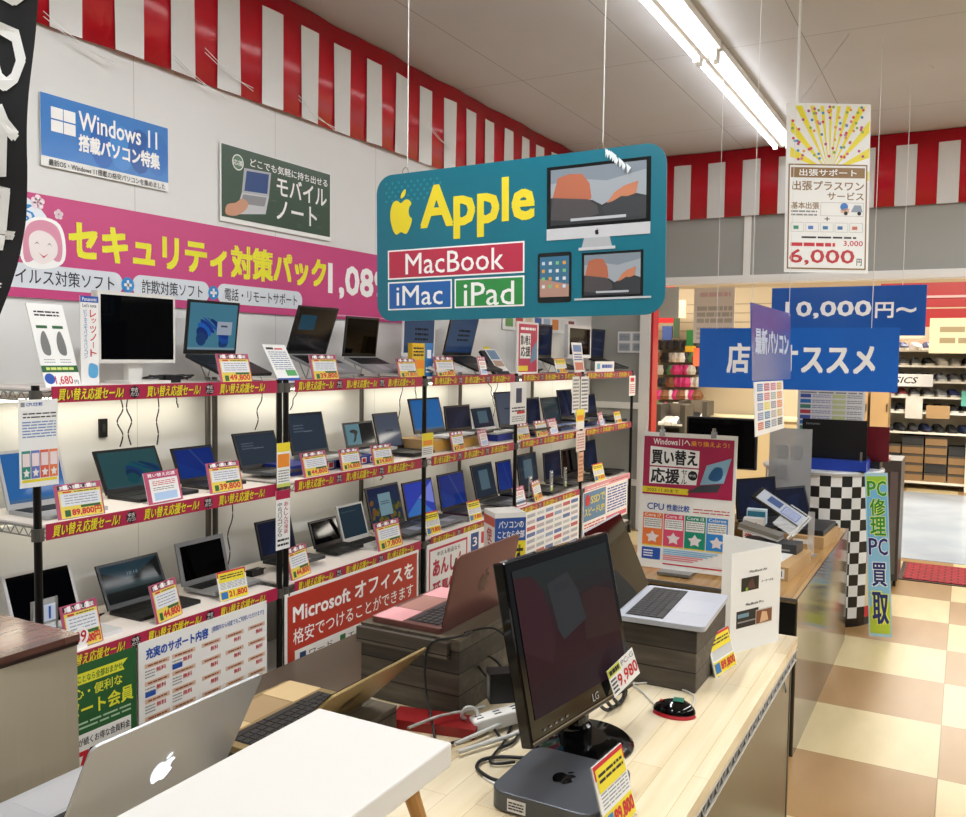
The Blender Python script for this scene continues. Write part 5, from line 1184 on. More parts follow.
def ink_cpu2(b):
    b.text('CPU', .09, .85, .27, .95, M_INKBLUE, 1, .03); b.text('性能比較', .3, .85, .54, .95, M_INKBLUE, 1, .03); b.lines(.58, .84, .95, .93, 2, M_INKRED, 1, .3)
    for k, (c, n_) in enumerate((('#E8783A', 'Core i7'), ('#D84A6A', 'Core i5'), ('#128A6E', 'Core i3'), ('#2E86D0', 'Celeron'))):
        x = .05+.225*k; b.rect(x, .30, x+.215, .80, mat(c, .4), 1); b.text(n_, x+.02, .74, x+.195, .79, M_WTXT, 2, .02)
        b.rect(x+.012, .56, x+.203, .72, M_PAPER, 2); b.lines(x+.02, .58, x+.195, .71, 4, M_GRYTXT, 3, .4, seed=k)
        b.poly([(x+.108+.075*math.cos(R(90+36*i))*(1 if i % 2 == 0 else .55), .425+.1*math.sin(R(90+36*i))*(1 if i % 2 == 0 else .55)) for i in range(10)], mat('#E6DADA', .5), 3); b.rect(x, .29, x+.215, .305, M_YEL, 4)
    b.rect(.05, .08, .25, .26, M_INKBLUE, 1); b.lines(.07, .11, .17, .23, 3, M_WTXT, 2)
    for i in range(6): b.rect(.28, .09+.03*i, .6+.05*((i*7) % 6), .11+.03*i, mat(('#E08A90', '#8CC0E0')[i > 2], .5), 1)
    b.rect(.28, .02, .9, .04, M_INKRED, 1)
MS_ = fr((-1.325, 3.93, CT+.012), (1, .02, 0), (0, .06, 1))
t = thing('poster_stand', 'tall clear poster stand holding the pink sale poster above the processor comparison chart', 'poster stand', MS_)
SW = .44
b = MB(); b.box(0, SW, 0, .006, 0, .63, M_WHITE); b.build('backing', t)
b = MB(SW, .3); b.T = Matrix.Translation((0, -.001, .325)); ink_buy(b); b.build('sale_poster', t)
b = MB(SW, .3); b.T = Matrix.Translation((0, -.001, .015)); ink_cpu2(b); b.build('chart_poster', t)
b = MB(); b.box(SW*.28, SW*.62, -.09, .06, -.012, 0, mat('#8C8C8A', .2, .6)); b.build('foot', t)
for x in (.22, .76):
    b = MB(); b.box(SW*x-.012, SW*x+.012, -.006, .01, .615, .645, mat('#C8C8C6', .2, .7)); b.cyl((SW*x, 0, .645), (SW*x, 0, .66), .008, M_STEEL, 8); b.build('clip', t)
b = MB(); b.box(-.055, .055, -.04, .04, 0, .002, M_YEL); tag(b.build('yellow_card', None, rz(PZ(672, 574, CT+.001), R(8))), 'small yellow card lying at the foot of the poster stand', 'card')
def bx(M, w, d, h, m): b = MB(); b.box(-w/2, w/2, -d/2, d/2, 0, h, m); return b
t = thing('cardboard_box', 'flat cardboard box with two white labels at the corner of the oak counter', 'box', rz((-.815, 4.27, CT), R(-4)), 'cardboard boxes on the oak counter')
b = bx(None, .34, .44, .062, M_CARD); b.build('carton', t)
b = MB(.34, .062); b.T = Matrix.Translation((-.17, -.221, 0)); 
for x in (.66, .83): b.rect(x, .15, x+.12, .85, M_PAPER, 1); [b.rect(x+.02+.02*k, .3, x+.03+.02*k, .7, M_TXT, 2) for k in range(4)]
b.build('label_print', t)
tag(bx(None, .26, .19, .004, M_PAPER).build('paper_sheet', None, rz((-.83, 4.24, CT+.062), R(-6))), 'white paper sheet lying on the flat cardboard box', 'paper')
b = bx(None, .26, .12, .045, M_DARKGREY); b.rect(0, 0, 0, 0, M_TXT); b.box(.0, .1, -.0605, -.06, .012, .02, M_GRYTXT)
tag(b.build('black_device', None, rz((-.80, 4.40, CT+.062), R(-5)), bevel=.004), 'flat black device box on the cardboard box under the tilted tablet', 'device')
b = MB(); b.T = Matrix.Rotation(R(12), 4, 'Y'); b.box(-.1, .1, -.05, .05, .01, .03, mat('#6E6A60', .4)); b.box(-.1, .1, -.05, .05, 0, .01, mat('#A8A8A4', .4))
tag(b.build('grey_device', None, rz((-.86, 4.41, CT+.13), R(-5))), 'grey wedge-shaped device under the tilted tablet', 'device')
c0 = PD(782, 508, 4.45)
t = thing('tablet', 'tablet with a blue text screen tilted on a clear acrylic stand', 'tablet', fr(c0, (.75, -.1, -.42), (.1, .55, .35)))
b = MB(); b.box(-.15, .13, 0, .012, -.05, .05, M_BLACK); b.build('case', t)
b = MB(.25, .08); b.T = Matrix.Translation((-.13, -.0005, -.04)); b.rect(0, 0, 1, 1, mat('#A8AEB8', .3), 1); b.rect(.2, .3, .5, .85, mat('#3E527E', .3), 2); b.rect(.55, .1, .92, .8, mat('#5C72A8', .3), 2); b.lines(.57, .15, .9, .75, 6, M_PAPER, 3, .3); b.build('screen', t)
b = MB(); b.box(.02, .14, .0, .004, -.12, .06, M_CLEAR); b.box(.12, .128, -.01, .02, -.16, .05, mat('#D8D8D6', .2, .3)); b.build('acrylic_stand', t)
def smallbox(M, w, d, h, m, lb, ink=None, nm='small_box'):
    b = MB(w, h); b.box(0, w, 0, d, 0, h, m)
    if ink: ink(b)
    return tag(b.build(nm, None, M), lb, 'box')
p = PZ(744, 548, CT); smallbox(rz((-.985, 4.60, CT), R(4)), .10, .06, .165, M_PAPER, 'white box with red lettering and a yellow side beside the folded leaflet', lambda b: (b.vtext('買取強化', .1, .2, .45, .9, M_INKRED, 1, .05), b.vtext('セール', .55, .2, .85, .9, M_INKRED, 1, .05), b.box(.095, .1015, -.0005, .045, .0, .12, M_YEL)))
smallbox(rz((-1.0, 4.75, CT), R(4)), .10, .05, .19, mat('#C8DCE8', .5), 'white and teal box behind the red-lettered box', lambda b: b.rect(.05, .8, .95, .95, mat('#2A7C98', .5), 1))
t = thing('cardboard_box', 'flat cardboard box with a white label under the closed black laptop', 'box', rz((-.72, 5.05, CT), R(-3)), 'cardboard boxes on the oak counter')
bx(None, .22, .42, .06, M_CARD).build('carton', t)
b = MB(.22, .06); b.T = Matrix.Translation((-.11, -.211, 0)); b.rect(.3, .3, .75, .7, M_PAPER, 1); b.build('label_print', t)
b = MB(); b.rbox(-.13, .11, -.17, .19, 0, .028, .01, mat('#1A1B1D', .35)); tag(b.build('closed_laptop', None, rz((-.73, 5.05, CT+.06), R(-3)), bevel=.003), 'closed black laptop on the far cardboard box of the oak counter', 'laptop')
b = MB(); b.box(-.015, .015, -.006, .006, 0, .22, M_CLEAR); b.box(-.03, .03, -.03, .03, 0, .004, M_CLEAR); tag(b.build('leaflet_holder', None, rz((-.66, 4.66, CT))), 'empty tall clear holder on the oak counter beside the closed black laptop', 'leaflet holder')
laptop(fr((-.98, 4.95, CT+.10), (.55, .83, 0), (0, 0, 1)), .30, .22, 8, 'open dark navy laptop seen side-on behind the tilted tablet', '#16181F', 'navy', group='laptops on the oak counter')
laptop(fr((-.84, 5.22, CT+.06), (.55, .83, 0), (0, 0, 1)), .30, .19, 18, 'second dark blue laptop leaning back behind the tilted tablet', '#16181F', 'navy', group='laptops on the oak counter')
tag(bx(None, .34, .25, .10, M_CARD).build('cardboard_box', None, rz((-1.05, 4.95, CT-.0), R(-8))), 'cardboard box under the open navy laptop', 'box', 'cardboard boxes on the oak counter')
tag(bx(None, .30, .2, .06, M_CARD).build('cardboard_box', None, rz((-.90, 5.2, CT-.0), R(-30))), 'cardboard box under the leaning dark blue laptop', 'box', 'cardboard boxes on the oak counter')
tag(bx(None, .2, .14, .29, M_CARD).build('cardboard_box', None, rz((-1.16, 4.72, CT), R(10))), 'upright cardboard box right behind the poster stand', 'box', 'cardboard boxes on the oak counter')
# black all-in-one seen from the front left
t = thing('monitor', 'wide black monitor standing behind the poster stand', 'monitor', rz((-1.22, 5.05, CT)), 'monitors')
b = MB(); b.box(-.2, .2, 0, .03, .36, .65, M_BLACK); b.build('case', t, bevel=.003)
b = MB(.38, .27); b.T = Matrix.Translation((-.19, 0, .37)); b.rect(0, 0, 1, 1, M_SCREENOFF, 1); b.build('screen', t)
b = MB(); b.box(-.03, .03, .03, .05, .01, .5, M_GREY); b.build('neck', t)
b = MB(); b.rbox(-.12, .2, -.1, .12, 0, .012, .02, M_GREY); b.build('foot', t)
b = MB(); b.box(.0, .24, 0, .006, 0, .58, mat('#A8AAAC', .15, 0, 0, .75)); b.rect(0, 0, 0, 0, M_TXT)
for x, z in ((.05, .4), (.13, .4), (.05, .28)): b.box(x, x+.06, -.002, 0, z, z+.08, mat('#909294', .3))
tag(b.build('grey_partition', None, rz((-1.02, 5.42, CT))), 'translucent grey acrylic panel standing behind the navy laptops', 'panel')

# ------------------------------------------------------------------ round checkered stand
SX, SY, SR = -.80, 6.05, .35
t = thing('checkered_stand', 'round stand wrapped in black and white checks with a grey top', 'stand', rz((SX, SY, 0)))
b = MB(); n = 34; rows = 13; m1, m2 = mat('#101010', .4), mat('#E2E2E0', .4)
for i in range(n):
    a0, a1 = 2*math.pi*i/n-math.pi, 2*math.pi*(i+1)/n-math.pi; am = math.degrees((a0+a1)/2)
    for j in range(rows):
        z0_, z1_ = .06+.885*j/rows, .06+.885*(j+1)/rows
        m = m1 if (i+j) % 2 else m2
        if -30 < am < 60: m = M_RED if (j > 4 or j < 1) else mat('#CDBE9A', .5)
        b.add([(SR*math.cos(a0), SR*math.sin(a0), z0_), (SR*math.cos(a1), SR*math.sin(a1), z0_), (SR*math.cos(a1), SR*math.sin(a1), z1_), (SR*math.cos(a0), SR*math.sin(a0), z1_)], [(0, 1, 2, 3)], m)
b.build('checkered_skirt', t)
b = MB(); b.lathe([(0, .97), (.365, .97), (.37, .96), (.365, .945), (0, .945)], mat('#B8BABC', .3), 40); b.build('round_top', t)
b = MB(); b.lathe([(0, .06), (SR-.02, .06), (SR-.02, 0), (0, 0)], M_BLACK, 40); b.build('plinth', t)
ST = .97
smallbox(rz((-.925, 5.78, ST)), .41, .24, .062, mat('#16389C', .4), 'dark blue flat box on the round stand under the big black laptop', nm='blue_box')
t = laptop(rz((-.715, 5.88, ST+.062), R(180)), .38, .235, 3, 'large black laptop seen from behind on the blue box of the round stand', '#0D0E10', 'off', group='laptops on the round stand')
b = MB(.08, .016); b.T = Matrix.Translation((.165, .0215, .212)) @ Matrix.Rotation(R(180), 4, 'Z'); b.text('lenovo', 0, 0, 1, 1, mat('#8A8A8C', .4), 1)
for ch in t.children:
    if ch.name.startswith('lid'): b.build('logo', ch)
laptop(rz((-.565, 6.10, ST+.04), R(180)), .30, .21, 3, 'dark red laptop seen from behind, right of the big black laptop', '#6A0F1E', 'off', group='laptops on the round stand')
smallbox(rz((-.70, 6.03, ST)), .24, .2, .04, M_BLACK, 'flat black box under the dark red laptop', nm='black_box')
def ink_chart(b):
    b.rect(.04, .9, .5, .95, M_INKRED, 1); b.lines(.04, .84, .96, .89, 1, M_GRYTXT, 1)
    for i in range(9):
        z = .78-.085*i; b.rect(.04, z, .2, z+.06, mat(('#4A5CA8', '#3078C0', '#4A8A78', '#C84A58')[i % 4], .5), 1); b.lines(.22, z, .5, z+.06, 2, mat('#A8A0C0', .5), 1, .5, seed=i); b.rect(.52, z, .72, z+.06, mat('#D4D8A0', .5), 1); b.lines(.74, z, .96, z+.06, 2, M_GRYTXT, 1, .4, seed=i+9)
t = sign('chart_board', 'white comparison table board clipped upright behind the big black laptop', 'board', rz((-1.0, 6.25, ST+.10)), .42, .42, M_PAPER, ink_chart, .005)
b = MB(); b.box(.1, .3, -.08, .08, -.10, -.09, M_GREY); b.box(.18, .22, .005, .015, -.1, .3, M_GREY); b.build('stand', t)
b = MB(); b.box(.0, .012, 0, .012, 0, .12, M_STEEL); b.box(-.02, .03, -.02, .03, 0, .006, M_STEEL); tag(b.build('metal_hook_stand', None, rz((-.555, 5.80, ST))), 'little bright metal stand at the right end of the blue box', 'stand')
# PC repair banner board
A_ = PZ(869, 636, .015)
def ink_pc(b):
    b.rect(.06, .02, .94, .98, mat('#8CC4E0', .4), 1); b.poly([(.06, .55), (.94, .62), (.94, .98), (.06, .98)], mat('#6FB4DC', .4), 1.3); b.poly([(.06, .02), (.94, .02), (.94, .22), (.06, .18)], mat('#B8CC3A', .4), 1.3); b.rect(.06, .93, .94, .98, mat('#9CC83A', .4), 1.5)
    G, N, Yw = mat('#1F8A3A', .4), mat('#1C2A6E', .4), mat('#E8EC60', .4)
    for ch, z0_, z1_, c, x0, x1 in (('P', .86, .95, G, .1, .46), ('C', .86, .95, G, .52, .9), ('修', .74, .84, G, .2, .84), ('理', .62, .73, G, .2, .84), ('P', .5, .6, N, .1, .46), ('C', .5, .6, N, .52, .9), ('買', .31, .45, N, .22, .82), ('取', .08, .27, N, .2, .86)):
        b.text(ch, x0, z0_, x1, z1_, M_WTXT if c is N and z0_ > .3 else Yw, 2, .09); b.text(ch, x0, z0_, x1, z1_, c, 3, .03)
t = sign('banner_board', 'narrow leaning board advertising PC repair and buying, light blue and yellow-green', 'sign board', fr(A_, (1, .1, .06), (-.06, .05, 1)), .125, .97, mat('#A8CCDC', .4), ink_pc, .012)
t = thing('rolling_cabinet', 'dark grey cabinet with a steel upright behind the leaning board', 'cabinet', rz((-.46, 7.0, 0)))
b = MB(); b.box(-.12, .07, 0, .4, .05, .93, mat('#3C3A38', .4)); b.build('body', t)
b = MB(); b.box(.0, .05, -.01, 0, .1, .85, mat('#6A6866', .35, .4)); b.build('front_strip', t)
for x in (-.08, .04):
    b = MB(); b.cyl((x, .05, .025), (x+.02, .05, .025), .025, M_BLACK, 12); b.build('wheel', t)

# ------------------------------------------------------------------ hanging boards at right
BLU = mat('#1B62C0', .25)
def ink_ten(b): b.text('店長オススメ', .155, .26, .89, .74, M_WTXT, 1, .05)
sign('hanging_sign', 'blue hanging sign with white lettering, the lower and nearer of the two wide ones', 'sign', fr((-1.505, 5.6, 1.468), (1, 0, 0), (0, 0, 1)), 1.155, .375, BLU, ink_ten, .004, 'blue hanging signs')
def ink_10(b): b.text('10,000', .10, .36, .66, .70, M_WTXT, 1, .06); b.text('円', .69, .36, .80, .66, M_WTXT, 1, .05); b.text('~', .82, .46, .94, .56, M_WTXT, 1, .06)
sign('hanging_sign', 'blue hanging sign reading 10,000 yen, behind and above the other wide one', 'sign', fr((-1.24, 6.5, 1.82), (1, 0, 0), (0, 0, 1)), .985, .335, mat('#1B55A8', .25), ink_10, .004, 'blue hanging signs')
a, c, T3 = PD(752, 381, 3.38), PD(791, 379, 4.06), PD(752, 302.6, 3.38)
Mq, qw, qh = quad(T3, a, c)
sign('hanging_sign', 'blue hanging sign turned nearly side-on in front of the two wide ones', 'sign', Mq, qw, qh, mat('#1C4C98', .2), lambda b: b.text('最新パソコン', .08, .36, .92, .68, mat('#B8C4D8', .4), 1, .08), .004, 'blue hanging signs')
a, c, T3 = PD(755.5, 437, 3.42), PD(784, 428, 3.95), PD(754.5, 382, 3.42)
def ink_list(b):
    b.rect(0, 0, 1, 1, M_PAPER, .5)
    for k, cs in enumerate((('#4A80B8', '#3A70B0', '#8A9AC0', '#7A88B0', '#C86A50'), ('#B04A70', '#C8707C', '#D8C840', '#3A80A8', '#3A6890'), ('#C06A90', '#9AA8A0', '#8A8AA0', '#B0A8A8', '#8898A8'), ('#C8A040', '#D8904A', '#D87838', '#C8A860', '#4A4A48'))):
        for j, cc in enumerate(cs): b.rect(.08+.225*k, .82-.18*j, .26+.225*k, .96-.18*j, mat(cc, .45), 1); b.lines(.1+.225*k, .84-.18*j, .25+.225*k, .94-.18*j, 3, M_PAPER, 2, .3, seed=j+k*5)
Mq, qw, qh = quad(T3, a, c)
sign('hanging_price_list', 'hanging price list with four coloured columns below the side-on blue sign', 'price list', Mq, qw, qh, M_PAPER, ink_list, .003)
TLy, BLy, BRy = PD(795, 103, 4.5), PD(784, 272, 4.5), PD(868, 270, 4.5)
def ink_yel(b):
    cx, cz = .52, .60; rr = random.Random(2)
    for k in range(13):
        a = R(-3+15.5*k); w_ = R(3.2)
        pts = [(cx+.03*math.cos(a), cz+.015*math.sin(a))]
        for s_ in (-1, 1):
            q = a+s_*w_; dx, dz = math.cos(q)*.42, math.sin(q)*.90*.5
            L = min((.47/abs(dx)) if abs(dx) > 1e-6 else 9, (.385/dz) if dz > 1e-6 else 9); pts.append((cx+dx*L, cz+dz*L))
        b.poly(pts, mat('#E8D820', .4), 1)
    for k in range(80):
        x, z = rr.uniform(.05, .95), rr.uniform(.66, .98); b.disc(x, z, .0075, mat(rr.choice(['#C84048', '#3A8AB8', '#D86A90', '#88A840', '#E09A30', '#B04080']), .4), 2+.01*k, 10)
    BRN = mat('#8C6A3C', .45)
    b.rect(.03, .02, .97, .64, M_PAPER, 3); b.frame(.03, .02, .97, .64, .007, BRN, 4); b.rect(.06, .56, .94, .62, BRN, 4); b.text('出張サポート', .16, .57, .84, .61, M_WTXT, 5, .03)
    b.text('出張プラスワン', .08, .485, .93, .54, BRN, 4, .03); b.text('サービス', .5, .43, .93, .475, BRN, 4, .03)
    b.text('基本出張', .07, .375, .4, .415, BRN, 4, .03); b.lines(.07, .33, .38, .37, 2, M_GRYTXT, 4, .5)
    b.frame(.42, .335, .93, .415, .0015, M_GRYTXT, 4); b.disc(.7, .39, .02, mat('#2A70C0', .4), 5); b.rect(.66, .355, .76, .38, mat('#E0B090', .4), 5); b.disc(.72, .352, .01, M_TXT, 6); b.disc(.88, .352, .01, M_TXT, 6); b.poly([(.78, .36), (.82, .40), (.9, .4), (.92, .36)], mat('#8A98A8', .4), 5)
    b.text('+', .47, .305, .53, .33, M_TXT, 4)
    for k in range(5): b.frame(.07+.175*k, .24, .225+.175*k, .295, .0012, M_GRYTXT, 4); b.rect(.1+.175*k, .255, .16+.175*k, .275, mat(('#2A8A6A', '#3A70C0', '#2A70A8', '#2A60A0', '#C06040')[k], .4), 5)
    b.lines(.2, .2, .85, .215, 1, M_TXT, 4, .7); b.lines(.07, .15, .6, .18, 1, M_INKRED, 4, .7); b.text('3,000', .7, .155, .93, .19, M_INKRED, 4, .02)
    b.text('6,000', .06, .045, .83, .135, mat('#B81820', .4), 4, .035); b.text('円', .86, .045, .92, .085, M_TXT, 4, .02)
BRy = BRy-Vector((0, 0, .018)); Mq, qw, qh = quad(TLy, BLy, BRy)
sign('hanging_poster', 'tall hanging poster with yellow rays, coloured dots and the price 6,000', 'poster', Mq, qw, qh, M_PAPER, ink_yel, .003)
def wire_px(x0, y0, d0, x1, y1, d1, label, r=.002, m=None):
    b = MB(); b.cyl(PD(x0, y0, d0), PD(x1, y1, d1), r, m or mat('#DADAD6', .4), 6); tag(b.build('hanging_wire'), label, 'wire', 'hanging wires')
def vwire(p, label, r=.002, m=None, top=3.515):
    b = MB(); b.cyl(p, (p[0], p[1], top), r, m or mat('#DADAD6', .4), 6); tag(b.build('hanging_wire'), label, 'wire', 'hanging wires')
q = TLy+Vector((.0, .005, -.1)); vwire(PD(796, 150, 4.52), 'white pole at the left edge of the yellow-rayed poster', .006)
top_ = PD(796, 150, 4.52); 
cable([Vector((top_.x, top_.y, 2.95)), PD(845, 40, 5.0), Vector(PD(858, 28, 5.1)), PD(900, 45, 5.3), PD(934, 68, 5.6)], 'slack white cord looping under the ceiling above the yellow-rayed poster', .002, mat('#B8B4AC', .4), 'cords under the ceiling', 'cord')
vwire(Vector((-1.40, 5.6, 1.84)), 'thin wire to the left end of the lower blue sign'); vwire(Vector((-.5, 5.6, 1.84)), 'thin wire to the right end of the lower blue sign')
vwire(Vector((-1.12, 6.5, 2.155)), 'thin wire to the left end of the 10,000 yen sign'); vwire(Vector((-.40, 6.5, 2.155)), 'thin wire to the right end of the 10,000 yen sign')
vwire(PD(752, 303, 3.40), 'near wire of the side-on blue sign', .0012); vwire(PD(789, 316, 4.02), 'far wire of the side-on blue sign', .0012)

# ------------------------------------------------------------------ red mat
def mat_red():
    m, nt, b = nodes('red_entrance_mat', .9)
    v = coord(nt); nt.links.new(brick(nt, v, .09, .05, '#8E1420', '#A01C28', '#4A0A10', .006), b.inputs['Base Color']); return m
t = thing('entrance_mat', 'dark red entrance mat with a black rim on the floor at the right', 'mat', rz((0, 0, 0)))
b = MB(); b.box(-.37, 1.2, 7.32, 7.92, .004, .012, mat_red()); b.build('pile', t)
b = MB(); b.box(-.40, 1.23, 7.29, 7.95, .0, .006, M_BLACK); b.build('rim', t)

# ------------------------------------------------------------------ shoe shop across the mall
def shoe(b, m, ms, L=.27):
    out = smooth([(-.5, 0), (-.46, .17), (-.2, .15), (.1, .19), (.38, .18), (.5, 0), (.38, -.18), (.1, -.19), (-.2, -.15), (-.46, -.17)], 2)
    n = len(out)
    def ring(sx, sy, z, ox=0): return [((ox+x*sx)*L, y*sy*L, z) for x, y in out]
    R_ = [ring(1, 1, 0), ring(1, 1, .025)]; vs = R_[0]+R_[1]
    b.add(vs, [tuple(range(n-1, -1, -1))]+[(i, (i+1) % n, n+(i+1) % n, n+i) for i in range(n)], ms)
    hs = lambda x, k: .025+k*(.075 if x < 0 else .075-.09*min(x, .5)*1.0)
    a = [(x*L, y*L, .025) for x, y in out]; c = [(x*.97*L, y*.92*L, hs(x, .6)) for x, y in out]; d = [((x*.8-.04)*L, y*.5*L, hs(x, 1)) for x, y in out]
    b.add(a+c+d, [(i, (i+1) % n, n+(i+1) % n, n+i) for i in range(n)]+[(n+i, n+(i+1) % n, 2*n+(i+1) % n, 2*n+i) for i in range(n)]+[tuple(range(2*n, 3*n))], m)
SHOEC = {}
def put_shoe(x, y, z, a, col, sole, label, group):
    k = (col, sole)
    if k not in SHOEC:
        b = MB(); shoe(b, mat(col, .6), mat(sole, .5)); o = b.build('shoe'); SHOEC[k] = o.data
    else:
        o = bpy.data.objects.new('shoe', SHOEC[k]); C.objects.link(o)
    o.matrix_world = rz((x, y, z), a); tag(o, label, 'shoe', group)
def shopshelf(x0, x1, y, d, zs, label, back='#D8CDB6', mm='#ECE6D8', nd=2):
    t = thing('shop_shelf', label, 'shelf', rz((x0, y, 0)), 'shelving in the shoe shop')
    W_ = x1-x0; m = mat(mm, .5)
    for k in range(nd+1):
        b = MB(); xx = W_*k/nd; b.box(xx-.03, xx+.03, 0, d, 0, zs[-1]+.25, m); b.build('upright', t)
    for z in zs: b = MB(); b.box(0, W_, .02, d, z-.025, z, m); b.build('shelf_board', t)
    b = MB(); b.box(0, W_, d, d+.02, 0, zs[-1]+.25, mat(back, .7)); b.build('back_panel', t)
YS = 12.6
zr = [.10, .74, 1.0, 1.2, 1.4, 1.6, 1.8]
shopshelf(-1.05, 1.15, YS, .45, zr, 'cream shoe shop shelving with shoes and stacked shoe boxes, across the mall at the right', nd=2)
rr = random.Random(5)
RW = ['lowest', 'second', 'third', 'fourth', 'fifth', 'top']
for ri, z in enumerate(zr[1:]):
    x = -.9
    while x < .95:
        col = rr.choice(['#17181A', '#17181A', '#22242A', '#1E2A4A', '#3A3C40']) if ri < 2 else rr.choice(['#1E1F22', '#2A3668', '#5A5C60', '#8A8C90', '#7A2A30', '#D8D8D4'])
        put_shoe(x, YS+.17, z, R(-70+rr.uniform(-8, 8)), col, '#D8D6D0' if ri else '#1E1E20', f'shoe on the {RW[ri]} display row of the cream shelving', f'shoes on the {RW[ri]} row of the cream shelving')
        x += .15
for ci in range(8):
    for k in range(5 if ci % 3 else 4):
        x = -.98+.27*ci; dk = (ci*3+k) % 5 == 2
        t = thing('shoe_box', f'{"black" if dk else "brown"} shoe box in the stacks at the foot of the cream shelving', 'shoe box', rz((x, YS+.08, .10+.118*k)), f'{"black" if dk else "brown"} shoe boxes')
        b = MB(); b.box(0, .25, 0, .3, 0, .085, mat('#2A2A2A' if dk else '#8E6E48', .6)); b.build('box', t)
        b = MB(); b.box(-.003, .253, -.003, .303, .085, .112, mat('#1E1E1F' if dk else '#4A4238', .6)); b.build('lid', t)
p = PY(893, 376, YS-.05); sign('brand_sign', 'white ASICS sign on the cream shelving', 'sign', fr((-1.0, YS-.02, p.z-.13), (1, 0, 0), (0, 0, 1)), .62, .16, M_PAPER, lambda b: b.text('ASICS', .12, .25, .72, .75, M_TXT, 1, .03, .3), .01)
for (x0, y0, x1, y1, cc, lb) in ((905, 397, 923, 418, '#D4D0C6', 'pale grey shoe picture panel on the cream shelving'), (926, 406, 950, 418, '#A8875C', 'brown board on the cream shelving'), (961, 391, 966, 406, '#5FB0A0', 'teal box on the cream shelving')):
    a, c = PY(x0, y1, YS+.02), PY(x1, y0, YS+.02); carton(fr((a.x, YS-.01, a.z), (1, 0, 0), (0, 0, 1)), max(.1, c.x-a.x), .02, c.z-a.z, mat(cc, .6), lb, None, None, 'picture_board', 'board')
# brown lockers left of it
for k, (x0, x1) in enumerate(((850, 868), (870, 889))):
    a, c = PY(x0, 418, 12.2), PY(x1, 392, 12.2); b = MB(c.x-a.x, 1); w_ = c.x-a.x
    b.box(0, w_, 0, .4, 0, c.z, M_CARD); b.box(w_*.9, w_*.95, -.02, 0, c.z-.25, c.z-.15, M_BLACK)
    tag(b.build('locker', None, rz((a.x, 12.2, 0))), ('left' if k == 0 else 'right')+' of two brown wooden lockers beside the shoe shelving', 'locker', 'brown lockers')
# fascia, boards, ceiling lights
b = MB(); b.box(-1.0, 4, 12.2, 12.3, 2.32, 2.62, mat('#A01418', .4)); b.box(-1.0, 4, 12.18, 12.2, 2.43, 2.46, mat('#C8A0A0', .4)); b.box(-1.0, 4, 12.2, 12.3, 2.08, 2.30, mat('#A01418', .4)); tag(b.build('red_fascia'), 'red fascia beams over the shoe shop at the right', 'fascia')
b = MB(1.1, .35); b.box(0, 1.2, 0, .02, 0, .42, mat('#C8B898', .6)); b.lines(.1, .25, 1, 1, 2, mat('#8A7858', .6), 1, .5); tag(b.build('pale_board', None, rz((-.42, 11.9, 1.75))), 'pale board with faint brown characters under the red fascia', 'board')
b = MB(); b.box(-1.05, 3, 12.1, 12.5, 1.93, 2.05, mat('#D8CDB4', .5)); tag(b.build('cream_canopy'), 'cream canopy above the shoe shelving', 'canopy')
b = MB(); b.box(-4.2, -3.3, 11.0, 11.05, 2.1, 2.7, mat('#A01418', .4)); tag(b.build('red_wall_board'), 'red wall panel of the shoe shop at the far left of the opening', 'panel')
a, c = PY(657, 318, 9.6), PY(679, 287, 9.6); carton(fr((a.x, 9.6, a.z), (1, 0, 0), (0, 0, 1)), c.x-a.x, .01, c.z-a.z, mat('#AEB4BA', .5), 'plain pale grey hanging panel at the left of the opening', None, None, 'grey_board', 'board')
a, c = PY(693, 343, 9.2), PY(735, 287, 9.2); sign('mall_poster', 'pale translucent poster hanging in the mall behind the blue signs', 'poster', fr((a.x, 9.2, a.z), (1, 0, 0), (0, 0, 1)), c.x-a.x, c.z-a.z, mat('#D4CCCA', .5), lambda b: (b.lines(.15, .82, .9, .93, 1, mat('#C8A8B0', .5), 1, .7), b.lines(.08, .35, .95, .68, 3, mat('#A8A4A0', .5), 1, .7, seed=2), b.lines(.08, .05, .95, .3, 3, mat('#B4B0AC', .5), 1, .6, seed=4)), .004)
for px, py in ((739, 288), (757, 291), (747, 297), (722, 303), (775, 292), (893, 283)):
    p = PZ(px, py, 3.3) if py < 300 else PZ(px, py, 3.3)
    if 8.5 < p.y < 16:
        b = MB(); b.cyl((0, 0, 0), (0, 0, -.03), .09, mat('#FFF4DC', .5, 0, 6), 14); tag(b.build('downlight', None, rz((p.x, p.y, 3.3))), 'round downlight in the mall ceiling', 'ceiling light', 'mall downlights')
# accessory racks at the left of the opening
for g, (px0, px1, Yg) in enumerate(((658, 682, 10.2), (680, 704, 11.2))):
    a, c = PY(px0, 430, Yg), PY(px1, 430, Yg); zs = [.25, .55, .85]
    shopshelf(a.x, c.x, Yg, .35, zs, ('nearer' if g == 0 else 'farther')+' narrow dark rack of mixed shoes and slippers at the left of the opening', '#6A5E50', '#4A443C', 1)
    for ri, z in enumerate(zs):
        n_ = 4
        for k in range(n_):
            x = a.x+(c.x-a.x)*(k+.5)/n_; pink = False
            col = '#D83A80' if pink else rr.choice(['#1A1A1C', '#24242A', '#C8C4BC', '#3A3A3E', '#5A4A3A', '#E4E0DA'])
            put_shoe(x, Yg+.12, z, R(-80+rr.uniform(-15, 15)), col, '#E0DCD4', ('pink' if pink else 'mixed')+f' shoe on the {"nearer" if g == 0 else "farther"} narrow rack, shelf {["lowest", "second", "middle", "fourth", "top"][ri]}', ('pink shoes' if pink else 'shoes')+f' on the {"nearer" if g == 0 else "farther"} narrow rack, {["lowest", "second", "middle", "fourth", "top"][ri]} shelf')
